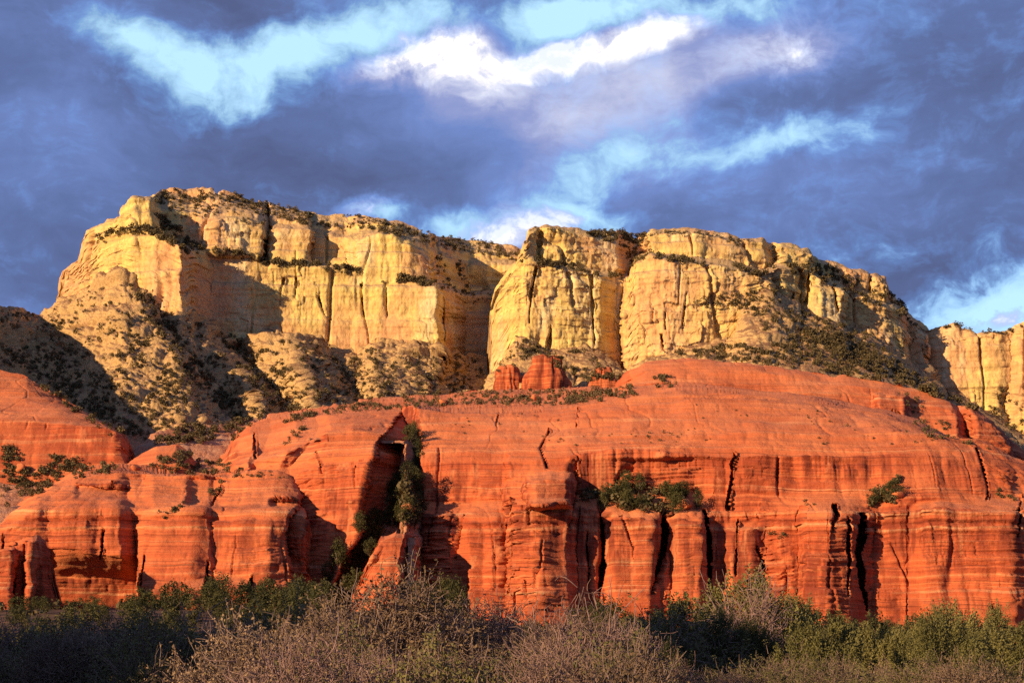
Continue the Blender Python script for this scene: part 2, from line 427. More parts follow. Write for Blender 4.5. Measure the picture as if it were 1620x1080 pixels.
def red_material():
    m, t = new_mat("red_sandstone")
    g = t.n('ShaderNodeNewGeometry')
    pos = g.outputs['Position']
    sep = t.n('ShaderNodeSeparateXYZ'); t.set(sep.inputs[0], pos)
    nrm = t.n('ShaderNodeSeparateXYZ'); t.set(nrm.inputs[0], g.outputs['True Normal'])
    flat = t.math('ABSOLUTE', nrm.outputs[2])
    stp = t.n('ShaderNodeAttribute', attribute_name='steepness').outputs['Fac']
    warp = t.noise(t.scale(pos, (0.02, 0.02, 0.02)), 1.0, 3)
    warp2 = t.noise(t.scale(pos, (0.12, 0.12, 0.12)), 1.0, 3)
    z = t.math('ADD', sep.outputs[2], t.math('ADD', t.math('MULTIPLY', warp, 5.0), t.math('MULTIPLY', warp2, 1.1)))
    beds = t.noise(None, 0.55, 6, 0.62, w=z)
    ramp_a = t.ramp(beds, [(0.32, (0.24, 0.042, 0.018)), (0.43, (0.40, 0.078, 0.028)), (0.53, (0.48, 0.106, 0.037)), (0.62, (0.57, 0.165, 0.058)), (0.74, (0.66, 0.28, 0.12))])
    mott = t.noise(t.scale(pos, (0.045, 0.045, 0.07)), 1.0, 5, 0.6)
    even = t.ramp(mott, [(0.36, (0.33, 0.060, 0.023)), (0.5, (0.46, 0.102, 0.036)), (0.64, (0.60, 0.170, 0.061))])
    presence = t.ramp(t.noise(t.scale(pos, (0.03, 0.03, 0.10)), 1.0, 4, 0.6), [(0.36, 0.25), (0.62, 0.95)])
    col = t.mix(presence, even, ramp_a)
    # fine dark lines between thin beds, bedding shadow painted into the colour
    part = t.ramp(t.noise(None, 2.1, 3, 0.6, w=z), [(0.34, 1.0), (0.44, 0.0)])
    pm = t.ramp(t.noise(t.scale(pos, (0.07, 0.07, 0.3)), 1.0, 3), [(0.36, 0.0), (0.56, 1.0)])
    col = t.mix(t.math('MULTIPLY', t.math('MULTIPLY', part, pm), 0.85), col, (0.14, 0.026, 0.014))
    # thin pale beds, broken up along their length
    pale = t.ramp(t.noise(None, 0.32, 3, 0.7, w=t.math('ADD', z, 31.7)), [(0.60, 0.0), (0.64, 1.0), (0.67, 1.0), (0.71, 0.0)])
    patch = t.ramp(t.noise(t.scale(pos, (0.05, 0.05, 0.12)), 1.0, 3), [(0.42, 0.0), (0.62, 1.0)])
    col = t.mix(t.math('MULTIPLY', t.math('MULTIPLY', pale, patch), 0.7), col, (0.68, 0.36, 0.17))
    # weathered, sandblasted slickrock on the gentle slopes
    slick = t.ramp(mott, [(0.36, (0.53, 0.155, 0.055)), (0.64, (0.66, 0.235, 0.090))])
    col = t.mix(t.ramp(stp, [(0.08, 0.55), (0.50, 0.1)]), col, slick)
    # desert varnish running down the steep faces
    vs = t.noise(t.scale(pos, (0.34, 0.2, 0.03)), 1.0, 6, 0.66, 0.3)
    vm = t.ramp(t.noise(t.scale(pos, (0.028, 0.028, 0.06)), 1.0, 3), [(0.38, 0.12), (0.56, 1.0)])
    v = t.math('MULTIPLY', t.ramp(vs, [(0.45, 0.0), (0.55, 1.0)]), vm)
    v = t.math('MULTIPLY', v, t.ramp(stp, [(0.30, 0.0), (0.65, 1.0)]))
    col = t.mix(t.math('MULTIPLY', v, 0.74), col, (0.13, 0.024, 0.015))
    lv = t.ramp(t.noise(t.scale(pos, (0.30, 0.2, 0.022)), 1.0, 4, 0.6), [(0.60, 0.0), (0.70, 0.6)])
    col = t.mix(t.math('MULTIPLY', lv, t.ramp(stp, [(0.30, 0.0), (0.65, 1.0)])), col, (0.66, 0.24, 0.10))
    # sandy tops
    soil = t.math('MULTIPLY', t.ramp(flat, [(0.72, 0.0), (0.92, 1.0)]), t.ramp(t.noise(t.scale(pos, (0.15, 0.15, 0.15)), 1.0, 4), [(0.4, 0.1), (0.6, 0.8)]))
    col = t.mix(t.math('MULTIPLY', soil, 0.6), col, (0.52, 0.18, 0.085))
    grain = t.noise(t.scale(pos, (1.6, 1.6, 3.5)), 1.0, 6, 0.7)
    col = t.mix(0.4, col, t.ramp(grain, [(0.25, 0.5), (0.5, 0.95), (0.75, 1.25)]), 'MULTIPLY')
    h = t.math('ADD', grain, t.math('MULTIPLY', beds, 1.5))
    vor = t.n('ShaderNodeTexVoronoi', feature='DISTANCE_TO_EDGE'); t.set(vor.inputs['Vector'], t.scale(pos, (0.55, 0.55, 0.9))); vor.inputs['Scale'].default_value = 1.0
    h = t.math('ADD', h, t.ramp(vor.outputs['Distance'], [(0.0, 0.0), (0.06, 0.15)]))
    finish(t, col, 0.93, h, 0.6, 0.35)
    return m


def yellow_material():
    m, t = new_mat("buff_sandstone")
    g = t.n('ShaderNodeNewGeometry')
    pos = g.outputs['Position']
    sep = t.n('ShaderNodeSeparateXYZ'); t.set(sep.inputs[0], pos)
    nrm = t.n('ShaderNodeSeparateXYZ'); t.set(nrm.inputs[0], g.outputs['True Normal'])
    flat = t.math('ABSOLUTE', nrm.outputs[2])
    warp = t.noise(t.scale(pos, (0.015, 0.015, 0.015)), 1.0, 3)
    z = t.math('ADD', sep.outputs[2], t.math('MULTIPLY', warp, 14.0))
    beds = t.noise(None, 0.16, 6, 0.6, w=z)
    col = t.ramp(beds, [(0.3, (0.55, 0.37, 0.115)), (0.5, (0.65, 0.46, 0.145)), (0.7, (0.72, 0.54, 0.170))])
    stain = t.ramp(t.noise(t.scale(pos, (0.022, 0.022, 0.014)), 1.0, 5, 0.6), [(0.43, 0.0), (0.58, 1.0)])
    col = t.mix(t.math('MULTIPLY', stain, 0.85), col, (0.63, 0.325, 0.145))
    vs = t.ramp(t.noise(t.scale(pos, (0.17, 0.1, 0.012)), 1.0, 5, 0.65), [(0.52, 0.0), (0.66, 1.0)])
    vs = t.math('MULTIPLY', vs, t.ramp(flat, [(0.3, 1.0), (0.6, 0.0)]))
    col = t.mix(t.math('MULTIPLY', vs, 0.5), col, (0.40, 0.22, 0.105))
    wash = t.ramp(t.noise(t.scale(pos, (0.05, 0.05, 0.02)), 1.0, 4, 0.6), [(0.54, 0.0), (0.68, 0.75)])
    col = t.mix(wash, col, (0.71, 0.565, 0.30))
    soil = t.ramp(flat, [(0.45, 0.0), (0.75, 0.85)])
    col = t.mix(soil, col, (0.36, 0.235, 0.125))
    grain = t.noise(t.scale(pos, (0.5, 0.5, 0.4)), 1.0, 7, 0.7)
    col = t.mix(0.55, col, t.ramp(grain, [(0.28, 0.5), (0.5, 0.95), (0.75, 1.2)]), 'MULTIPLY')
    vor = t.n('ShaderNodeTexVoronoi', feature='DISTANCE_TO_EDGE'); t.set(vor.inputs['Vector'], t.scale(pos, (0.26, 0.26, 0.17))); vor.inputs['Scale'].default_value = 1.0
    joint = t.ramp(vor.outputs['Distance'], [(0.0, 0.0), (0.07, 1.0)])
    jm = t.ramp(t.noise(t.scale(pos, (0.03, 0.03, 0.05)), 1.0, 3), [(0.48, 0.0), (0.62, 0.3)])
    col = t.mix(t.math('MULTIPLY', t.math('SUBTRACT', 1.0, joint), jm), col, (0.26, 0.14, 0.06))
    finish(t, col, 0.95, t.math('ADD', grain, t.math('MULTIPLY', joint, 0.10)), 0.6, 1.0)
    return m


def talus_material():
    m, t = new_mat("talus_soil")
    g = t.n('ShaderNodeNewGeometry')
    pos = g.outputs['Position']
    sep = t.n('ShaderNodeSeparateXYZ'); t.set(sep.inputs[0], pos)
    nrm = t.n('ShaderNodeSeparateXYZ'); t.set(nrm.inputs[0], g.outputs['True Normal'])
    flat = t.math('ABSOLUTE', nrm.outputs[2])
    n1 = t.noise(t.scale(pos, (0.05, 0.05, 0.08)), 1.0, 6, 0.65)
    col = t.ramp(n1, [(0.3, (0.17, 0.085, 0.042)), (0.5, (0.285, 0.155, 0.075)), (0.7, (0.40, 0.24, 0.115))])
    rock = t.ramp(flat, [(0.45, 1.0), (0.72, 0.0)])
    col = t.mix(t.math('MULTIPLY', rock, 0.8), col, (0.55, 0.36, 0.15))
    low = t.ramp(t.math('ADD', t.math('MULTIPLY', sep.outputs[2], 0.01), t.math('MULTIPLY', n1, 0.25)), [(0.92, 1.0), (1.12, 0.0)])
    low = t.math('MULTIPLY', low, 0.75)
    col = t.mix(low, col, (0.46, 0.19, 0.10))
    grain = t.noise(t.scale(pos, (0.7, 0.7, 0.9)), 1.0, 6, 0.7)
    col = t.mix(0.7, col, t.ramp(grain, [(0.28, 0.4), (0.5, 0.95), (0.75, 1.3)]), 'MULTIPLY')
    finish(t, col, 0.97, grain, 0.8, 1.2)
    return m


def bench_material():
    m, t = new_mat("red_soil")
    g = t.n('ShaderNodeNewGeometry')
    pos = g.outputs['Position']
    n1 = t.noise(t.scale(pos, (0.09, 0.09, 0.15)), 1.0, 6, 0.65)
    col = t.ramp(n1, [(0.3, (0.30, 0.10, 0.05)), (0.5, (0.44, 0.19, 0.10)), (0.7, (0.52, 0.28, 0.16))])
    grain = t.noise(t.scale(pos, (1.3, 1.3, 1.8)), 1.0, 6, 0.7)
    col = t.mix(0.7, col, t.ramp(grain, [(0.28, 0.4), (0.5, 0.95), (0.75, 1.3)]), 'MULTIPLY')
    finish(t, col, 0.97, grain, 0.8, 0.6)
    return m


RED, YEL, TAL, SOIL = red_material(), yellow_material(), talus_material(), bench_material()


def shaded_soil_material():  # ground colour darkened to stand for the deep shade between shrubs
    m, t = new_mat("shaded_soil")
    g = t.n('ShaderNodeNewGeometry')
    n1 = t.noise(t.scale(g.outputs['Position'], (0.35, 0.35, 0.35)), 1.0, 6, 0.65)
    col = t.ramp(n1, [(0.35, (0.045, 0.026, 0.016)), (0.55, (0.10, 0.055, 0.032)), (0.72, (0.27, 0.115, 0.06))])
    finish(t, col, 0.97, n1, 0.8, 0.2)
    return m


SHADED_SOIL = shaded_soil_material()

# ------------------------------------------------------------------ the buff cliffs
def const(v):
    return [(-1000, v), (3000, v)]


def plus(pl, d):
    return [(x, y + d) for x, y in pl]


# left mesa
M1 = [(93, 790), (97, 778), (150, 760), (215, 740), (285, 727), (298, 736), (310, 752), (335, 762), (430, 768), (560, 770), (690, 765), (704, 795), (735, 832), (760, 834), (900, 840)]
SK1 = [(90, 482), (93, 476), (97, 441), (103, 427), (128, 410), (132, 382), (140, 369), (160, 356), (189, 346), (193, 330), (215, 314), (228, 312), (245, 306), (285, 302), (330, 303), (370, 308), (400, 317), (440, 325), (480, 335), (520, 342), (580, 343), (620, 352), (650, 363), (700, 375), (760, 382), (820, 395), (900, 400)]
UP1 = [(90, 484), (93, 478), (97, 443), (103, 429), (128, 413), (132, 386), (140, 373), (160, 360), (189, 350), (193, 334), (215, 317), (240, 322), (250, 335), (280, 338), (320, 347), (370, 347), (410, 352), (424, 365), (490, 364), (545, 380), (565, 386), (598, 373), (620, 376), (650, 390), (672, 405), (684, 420), (700, 405), (735, 418), (800, 420), (900, 420)]
LO1 = [(90, 485), (93, 480), (103, 434), (128, 418), (140, 404), (160, 378), (193, 364), (225, 362), (245, 366), (290, 392), (340, 398), (400, 404), (430, 414), (480, 418), (550, 426), (600, 438), (650, 440), (684, 446), (700, 452), (733, 466), (780, 462), (900, 460)]
MT1 = plus(LO1, 6)
BT1 = [(90, 488), (95, 482), (145, 457), (195, 442), (235, 470), (290, 505), (300, 492), (337, 512), (367, 540), (400, 539), (430, 529), (467, 535), (520, 547), (567, 559), (600, 542), (633, 545), (677, 560), (700, 566), (733, 560), (780, 564), (900, 570)]
UPY = [(93, 798), (97, 783), (150, 766), (215, 745), (240, 746), (256, 764), (300, 770), (345, 764), (415, 772), (424, 790), (428, 776), (488, 776), (493, 790), (545, 788), (566, 776), (650, 774), (682, 780), (694, 822), (740, 858), (900, 862)]
sheet("mesa", "tall buff sandstone mesa with shrubby summit behind the tan talus slope", 91, 900,
      [(SK1, plus(UPY, 30)), (UP1, UPY), (LO1, plus(UPY, -6)), (MT1, M1), (BT1, plus(M1, -6)), (plus(BT1, 40), plus(M1, -8))],
      disp_yellow, YEL, cleft=0.8, seed=3, wob=2.2, back=160,
      cracks=[[(505, 470, 4, 12), (515, 500, 3, 10), (524, 505, 2, 0)], [(573, 450, 3, 8), (575, 500, 3, 8)],
              [(448, 440, 2, 5), (443, 480, 2, 5)], [(700, 470, 2, 5), (702, 540, 2, 5)], [(610, 450, 1.5, 4), (612, 500, 2, 4)], [(470, 400, 2, 4), (468, 470, 2, 4)]])

# middle and right mesa
M2 = [(768, 860), (773, 800), (777, 750), (800, 744), (830, 740), (900, 744), (950, 750), (972, 762), (984, 763), (990, 744), (1050, 737), (1150, 742), (1220, 752), (1258, 764), (1266, 776), (1276, 770), (1300, 768), (1330, 774), (1340, 792), (1366, 790), (1400, 796), (1428, 806), (1440, 824), (1464, 822), (1474, 845), (1500, 880)]
SK2 = [(765, 640), (773, 600), (777, 480), (785, 450), (803, 430), (818, 413), (825, 393), (834, 366), (850, 360), (900, 363), (920, 367), (973, 365), (1023, 368), (1047, 367), (1103, 368), (1140, 373), (1170, 382), (1207, 380), (1220, 392), (1235, 389), (1240, 387), (1277, 395), (1287, 408), (1310, 412), (1343, 425), (1397, 442), (1410, 465), (1433, 487), (1450, 510), (1467, 520), (1500, 600)]
UP2 = [(765, 641), (773, 601), (777, 484), (785, 454), (803, 434), (818, 417), (825, 397), (834, 369), (850, 364), (900, 368), (930, 375), (960, 386), (985, 393), (1005, 395), (1020, 380), (1030, 372), (1100, 374), (1170, 386), (1207, 385), (1222, 397), (1240, 391), (1277, 399), (1300, 420), (1345, 432), (1397, 446), (1410, 469), (1433, 490), (1450, 513), (1467, 523), (1500, 602)]
LO2 = [(765, 642), (773, 602), (777, 490), (785, 462), (803, 440), (818, 424), (835, 408), (853, 413), (900, 420), (957, 430), (993, 437), (1005, 410), (1025, 402), (1083, 410), (1157, 420), (1203, 430), (1230, 418), (1277, 424), (1310, 442), (1345, 458), (1390, 478), (1410, 484), (1433, 496), (1450, 518), (1467, 528), (1500, 604)]
BT2 = [(765, 645), (775, 606), (800, 562), (817, 529), (847, 544), (870, 557), (927, 552), (975, 564), (984, 594), (1000, 592), (1017, 572), (1057, 562), (1107, 545), (1150, 545), (1165, 522), (1180, 482), (1213, 464), (1250, 482), (1300, 499), (1373, 522), (1430, 574), (1473, 597), (1500, 612)]
UPY2 = [(768, 864), (773, 804), (777, 752), (800, 747), (830, 745), (834, 748), (846, 752), (852, 760), (858, 754), (900, 756), (975, 768), (985, 780), (1000, 788), (1022, 790), (1030, 758), (1100, 756), (1210, 768), (1226, 785), (1237, 770), (1280, 776), (1288, 796), (1345, 800), (1400, 808), (1412, 830), (1467, 850), (1500, 885)]
sheet("mesa", "golden sandstone mesa with sheer walls rising behind the small red buttes", 767, 1496,
      [(SK2, plus(UPY2, 12)), (UP2, UPY2), (LO2, plus(UPY2, -4)), (plus(LO2, 6), M2), (BT2, plus(M2, -5)), (plus(BT2, 40), plus(M2, -7))],
      disp_yellow, YEL, cleft=0.8, seed=7, wob=1.8, back=180,
      cracks=[[(848, 425, 2, 7), (840, 470, 2.5, 8), (838, 510, 2, 6)], [(872, 520, 4, 7), (868, 548, 5, 8)], [(1034, 490, 2, 5), (1032, 510, 2, 5)], [(1052, 495, 2, 6), (1053, 520, 2, 6)],
              [(1046, 530, 3, 7), (1050, 555, 3, 7)], [(1085, 465, 2, 5), (1080, 520, 2, 5)], [(935, 430, 3, 6), (940, 540, 3, 6)], [(1280, 430, 3, 8), (1275, 480, 5, 9)],
              [(1318, 455, 2, 5), (1326, 490, 3, 7)], [(1255, 465, 2, 6), (1250, 485, 3, 6)], [(1375, 430, 3, 8), (1376, 460, 4, 8)]])

# far right wall
sheet("cliff", "distant yellow cliff wall with a few trees on its rim", 1430, 1760,
      [([(1430, 545), (1467, 522), (1480, 517), (1510, 514), (1540, 527), (1590, 528), (1620, 513), (1760, 470)], const(838)),
       ([(1430, 555), (1500, 540), (1760, 500)], const(833)), (const(760), const(826))],
      disp_yellow, YEL, cleft=0.8, seed=11, back=200,
      ribs=[[(1430, 600, 12)], [(1480, 600, 0)], [(1500, 600, -3)], [(1580, 600, -4)], [(1600, 560, -1), (1590, 640, 1)], [(1615, 600, -6)], [(1760, 600, -20)]])

# talus under the left mesa
sheet("terrain", "tan talus slope with ridges and scrub under the left mesa", -420, 800,
      [([(-420, 330), (-200, 415), (-60, 468), (0, 483), (30, 486), (48, 494), (60, 496), (75, 489), (95, 478), (145, 455), (195, 440), (235, 468), (290, 503), (300, 490), (337, 510), (367, 538), (400, 537), (430, 527), (467, 533), (520, 545), (567, 557), (600, 540), (633, 543), (677, 558), (700, 563), (733, 557), (800, 562)],
        [(-420, 760), (93, 774), (150, 756), (215, 735), (285, 722), (310, 747), (335, 757), (430, 762), (560, 764), (690, 760), (704, 790), (735, 826), (800, 830)]),
       ([(-420, 760), (0, 760), (200, 770), (380, 730), (560, 680), (640, 660), (700, 652), (800, 645)],
        [(-420, 520), (0, 530), (200, 540), (400, 610), (560, 670), (700, 715), (800, 730)])],
      disp_talus, TAL, seed=13, wob=1.0, back=30, step=1.5,
      ribs=[[(-400, 500, 0)], [(60, 497, 0), (120, 600, 8), (230, 720, 14)], [(195, 440, 0), (235, 500, -14), (285, 580, -18), (325, 690, -16)], [(236, 470, 0), (272, 530, 10), (330, 620, 14), (400, 690, 10)],
            [(300, 490, 0), (345, 560, -10), (392, 620, -12), (425, 680, -10)], [(330, 505, 0), (372, 560, 20), (440, 630, 26), (470, 690, 20)], [(450, 530, 0), (468, 570, -16), (492, 640, -22), (505, 690, -16)],
            [(500, 540, 0), (530, 580, 16), (560, 620, 24), (585, 660, 16)], [(585, 545, 0), (592, 590, -3), (605, 650, -6)], [(700, 563, 0), (735, 620, 8)], [(800, 563, 0)]])

# unseen ridge added past the left edge to shadow the foot of the talus
rv = np.linspace(0, 1, 110)[:, None]; ru = np.linspace(-1, 1, 90)[None]
ry_ = 500 + 270 * rv + 0 * ru
rc = np.interp(ry_, [500, 560, 600, 650, 700, 770], [-212, -228, -246, -272, -302, -345])
rz_ = np.interp(ry_, [500, 560, 600, 650, 700, 770], [92, 116, 138, 160, 180, 205])
rx_ = rc + np.where(ru < 0, ru * 160, ru * 24)
RP = np.stack([rx_, ry_, rz_ - np.where(ru < 0, -ru * 60, ru * ru * 70)], -1)
RP[..., 2] += 3.0 * fbm(RP[..., 0] / 18, RP[..., 1] / 18, 0.3, 4, 220)
mesh_from_grid("added_shade_hill", RP, TAL, dict(kind='structure', label="unseen ridge added beyond the left edge to cast shadow across the talus"))

# talus under the right mesa
sheet("terrain", "brown scrub covered talus apron under the golden mesa", 760, 1760,
      [(plus(BT2, -2) + [(1600, 660), (1760, 730)], plus(M2, -4) + [(1600, 880), (1760, 880)]),
       ([(760, 640), (830, 636), (900, 640), (985, 632), (1020, 600), (1060, 594), (1200, 602), (1300, 616), (1400, 632), (1480, 655), (1530, 675), (1600, 720), (1760, 790)],
        [(760, 690), (980, 680), (1100, 665), (1400, 660), (1600, 700), (1760, 700)])],
      disp_talus, TAL, seed=17, wob=1.0, back=20, amp=0.7,
      ribs=[[(760, 600, 0)], [(845, 545, 0), (860, 600, -12)], [(905, 555, 0), (905, 600, 4)], [(980, 600, 2)], [(1760, 600, 0)]])

# ------------------------------------------------------------------ the red rocks
# upper red band under the right talus
HT = [(970, 616), (990, 592), (1020, 574), (1060, 568), (1100, 568), (1200, 576), (1253, 583), (1313, 593), (1397, 603), (1463, 620), (1507, 637), (1540, 644), (1573, 667), (1595, 693), (1640, 735), (1760, 800)]
HB = [(970, 622), (985, 612), (1060, 607), (1153, 612), (1197, 622), (1280, 626), (1347, 642), (1400, 650), (1440, 660), (1490, 692), (1560, 716), (1640, 750), (1760, 810)]
sheet("red_cliff_terrain", "striped red sandstone band along the top of the red dome", 975, 1700,
      [(HT, const(478)), (plus(HT, 14), const(468)), (HB, const(458)), (plus(HB, 30), const(455))],
      disp_red, RED, seed=19, back=190, amp=0.9,
      ribs=[[(975, 600, 10)], [(1000, 600, 0)], [(1430, 610, 0), (1440, 650, 2)], [(1500, 630, 0), (1512, 680, -3)], [(1511, 637, 6), (1530, 690, 9)], [(1532, 640, -3), (1545, 690, -4)], [(1570, 665, -2), (1592, 700, -2)], [(1600, 700, 20)], [(1700, 700, 40)]],
      boxes=[(1385, 1432, 622, 662, 8, 5, -7)])

LIP = [(640, 744), (670, 728), (780, 725), (860, 722), (900, 716), (950, 712), (1000, 706), (1080, 712), (1160, 712), (1250, 712), (1350, 712), (1420, 710), (1480, 714), (1545, 722), (1600, 756), (1740, 815)]
LIPY = [(640, 352), (670, 346), (900, 341), (1200, 338), (1500, 342), (1620, 348), (1720, 355)]
CR = [[(812, 795, 2.5, 5), (803, 835, 3, 6), (800, 850, 2, 5), (806, 905, 1.2, 3)], [(927, 845, 3, 5), (931, 900, 3.5, 6), (933, 955, 2.5, 5)],
      [(950, 800, 10, 9), (953, 850, 12, 10), (955, 880, 10, 9), (950, 925, 7, 8), (947, 950, 4, 6)],
      [(1046, 812, 8, 8), (1052, 840, 12, 10), (1048, 870, 12, 10), (1036, 910, 7, 8), (1030, 935, 3, 5)],
      [(1114, 810, 4, 6), (1121, 845, 6.5, 8), (1120, 900, 6, 8), (1123, 945, 4, 6)],
      [(1196, 865, 2, 4), (1203, 895, 3.5, 5), (1204, 900, 2, 4)], [(1168, 825, 1.2, 3), (1164, 905, 1.6, 3.5)],
      [(1322, 800, 5, 7), (1322, 818, 5, 7), (1317, 835, 2, 4)], [(1341, 822, 3.5, 5), (1343, 880, 3, 5), (1341, 938, 1.4, 4)],
      [(1363, 815, 8, 8), (1363, 845, 10, 10), (1358, 880, 7, 9), (1364, 915, 6, 8), (1370, 960, 4, 6)],
      [(1543, 710, 2.5, 3), (1552, 737, 2.5, 3), (1562, 785, 1.5, 3)], [(1612, 790, 2, 4), (1608, 845, 2, 4)], [(1243, 905, 1.5, 3), (1241, 985, 2.2, 4)],
      [(907, 752, 5, 7), (911, 768, 5, 8), (906, 800, 4, 7), (900, 838, 3, 5)], [(818, 945, 3, 5), (820, 975, 3.5, 6)],
      [(985, 825, 1.5, 2), (1003, 870, 3, 3), (1001, 880, 1, 2)], [(695, 715, 1.5, 2.5), (692, 800, 2.5, 4), (680, 860, 2, 3)], [(735, 820, 2, 3), (725, 880, 2, 3)],
      [(868, 680, 3, 2.5), (855, 710, 4, 3), (865, 740, 3, 3)], [(915, 645, 2, 2), (913, 670, 2, 2)], [(790, 655, 2, 2), (785, 668, 2, 2)], [(1162, 720, 1.5, 2), (1152, 800, 2.5, 3)],
      [(835, 925, 2, 3), (838, 950, 2, 3)], [(840, 815, 2, 3), (838, 825, 3, 4)], [(1570, 960, 2, 3), (1573, 975, 2, 3)]]
sheet("red_cliff_terrain", "big domed red sandstone cliff with dark vertical clefts", 640, 1740,
      [([(640, 629), (700, 623), (770, 613), (900, 615), (985, 612), (1080, 608), (1150, 612), (1200, 621), (1280, 626), (1350, 641), (1400, 648), (1450, 660), (1500, 694), (1560, 716), (1640, 750), (1740, 800)],
        [(640, 560), (960, 560), (1000, 462), (1740, 450)]),
       ([(640, 640), (700, 652), (800, 655), (880, 645), (985, 630), (1080, 618), (1200, 630), (1300, 638), (1400, 656), (1450, 674), (1500, 697), (1560, 718), (1640, 752), (1740, 805)], const(376)),
       (plus(LIP, -28), plus(LIPY, 10)), (plus(LIP, -8), plus(LIPY, 3.5)), (plus(LIP, 8), plus(LIPY, 0.5)),
       ([(640, 790), (670, 795), (780, 793), (850, 788), (900, 788), (960, 783), (1000, 776), (1100, 776), (1200, 778), (1400, 776), (1480, 770), (1560, 783), (1620, 797), (1740, 830)],
        [(640, 350), (670, 343), (850, 338), (905, 339), (930, 341), (1100, 339.5), (1130, 337), (1170, 337), (1280, 336.5), (1400, 336), (1450, 335.5), (1740, 345)]),
       ([(640, 815), (700, 815), (790, 806), (830, 798), (900, 802), (950, 813), (1000, 815), (1100, 815), (1120, 818), (1200, 815), (1280, 802), (1330, 806), (1420, 812), (1500, 802), (1560, 797), (1620, 803), (1740, 835)],
        [(640, 346), (670, 338), (900, 331), (1100, 331), (1300, 330), (1740, 336)]),
       ([(640, 975), (800, 1000), (1200, 1010), (1740, 1030)], [(640, 333), (700, 328), (900, 321), (1740, 322)]),
       (const(1060), const(318))],
      disp_red, RED, seed=23, back=40,
      ribs=[[(641, 700, 22)], [(650, 640, 8), (655, 690, 18), (658, 760, 18), (655, 830, 16), (640, 960, 12)], [(660, 640, 0), (668, 700, 0), (670, 760, 0), (672, 810, 0), (668, 850, 0), (655, 900, 0), (647, 950, 0)],
            [(800, 640, 0), (800, 700, 0), (798, 800, -2), (800, 960, -3)], [(806, 700, 0), (810, 800, -8), (808, 1000, -10)], [(850, 700, 0), (850, 800, -10), (850, 1000, -13)], [(896, 700, 0), (896, 800, -7), (898, 1000, -8)], [(912, 700, 0), (912, 800, 0), (914, 1000, -1)],
            [(1036, 800, 0)], [(1066, 785, 0), (1066, 818, 1.5)], [(1112, 800, 0)], [(1130, 785, 0), (1130, 818, 3)], [(1200, 785, 0), (1200, 818, 3)], [(1262, 780, 0), (1262, 830, 1)], [(1278, 780, 0), (1275, 820, -6)], [(1305, 780, 0), (1310, 820, -9)], [(1338, 780, 0), (1345, 820, -6)], [(1376, 780, 0), (1380, 820, 1.5)], [(1450, 785, 0), (1450, 815, 1)], [(1600, 785, 0), (1600, 815, -2)], [(1740, 800, -4)]],
      cracks=CR, boxes=[(834, 904, 756, 802, 6, 7, -10), (735, 800, 815, 1000, 16, 12, -4), (965, 1034, 818, 1000, 12, 8, -3.5), (1066, 1112, 818, 1000, 10, 8, -3.5), (1180, 1395, 742, 768, 24, 12, 0.7), (1450, 1610, 800, 1000, 18, 8, -5), (1150, 1200, 830, 1000, 12, 10, -3)])

# buttress left of the gully
sheet("red_cliff_terrain", "red sandstone buttress between the two dark gullies", 330, 668,
      [([(330, 712), (375, 680), (430, 656), (500, 646), (560, 638), (650, 630), (668, 630)], const(560)),
       ([(330, 740), (360, 716), (375, 692), (400, 674), (430, 664), (470, 657), (560, 652), (600, 650), (668, 652)], const(397)),
       ([(330, 765), (360, 745), (400, 735), (450, 718), (520, 684), (560, 680), (605, 686), (668, 700)], const(352)),
       ([(330, 800), (450, 765), (500, 738), (560, 728), (600, 722), (668, 722)], const(340)),
       ([(330, 975), (668, 960)], const(321)), (const(1040), const(315))],
      disp_red, RED, seed=29, back=60,
      ribs=[[(330, 700, 30)], [(372, 700, 2)], [(400, 700, -2), (395, 740, 0)], [(430, 680, 3), (405, 730, 4)], [(470, 690, -3), (440, 740, 0)], [(500, 690, 3), (460, 740, 3)], [(520, 690, -3), (500, 740, 0), (520, 820, 0)],
            [(640, 640, 0), (607, 683, -2), (590, 717, -3), (580, 760, -3), (567, 797, -3), (565, 820, -3), (570, 840, -3), (553, 870, -3), (535, 900, -3), (520, 940, -3)],
            [(645, 640, 5), (612, 683, 6), (595, 717, 6), (585, 760, 6), (573, 797, 6), (571, 820, 6), (575, 840, 6), (558, 870, 6), (540, 900, 6), (526, 940, 6)],
            [(653, 640, 8), (660, 690, 22), (656, 760, 22), (645, 800, 20), (625, 850, 16), (600, 900, 14), (570, 940, 12)]],
      cracks=[[(503, 720, 2, 3), (510, 745, 1.5, 2)], [(565, 745, 1.5, 3), (563, 770, 1.5, 3)], [(404, 685, 3, 4), (404, 720, 3, 4)]])

# gully floor
sheet("terrain", "scree floor of the tree filled gully between red cliffs", 480, 690,
      [(const(694), const(351)), (const(720), const(343)), (const(780), const(331)), (const(830), const(323)), (const(870), const(317)), (const(975), const(306)), (const(1030), const(300))], disp_bench, SOIL, seed=31, back=20, wob=0.6,
      ribs=[[(480, 800, 30)], [(488, 960, 10), (528, 880, 14), (565, 830, 16), (597, 780, 18), (632, 700, 18)], [(500, 960, 0), (545, 880, 0), (582, 830, 0), (612, 780, 0), (644, 700, 0)], [(640, 960, 0), (652, 690, 0), (656, 850, 0)], [(662, 690, 16), (666, 850, 16), (652, 960, 14)], [(690, 800, 40)]])

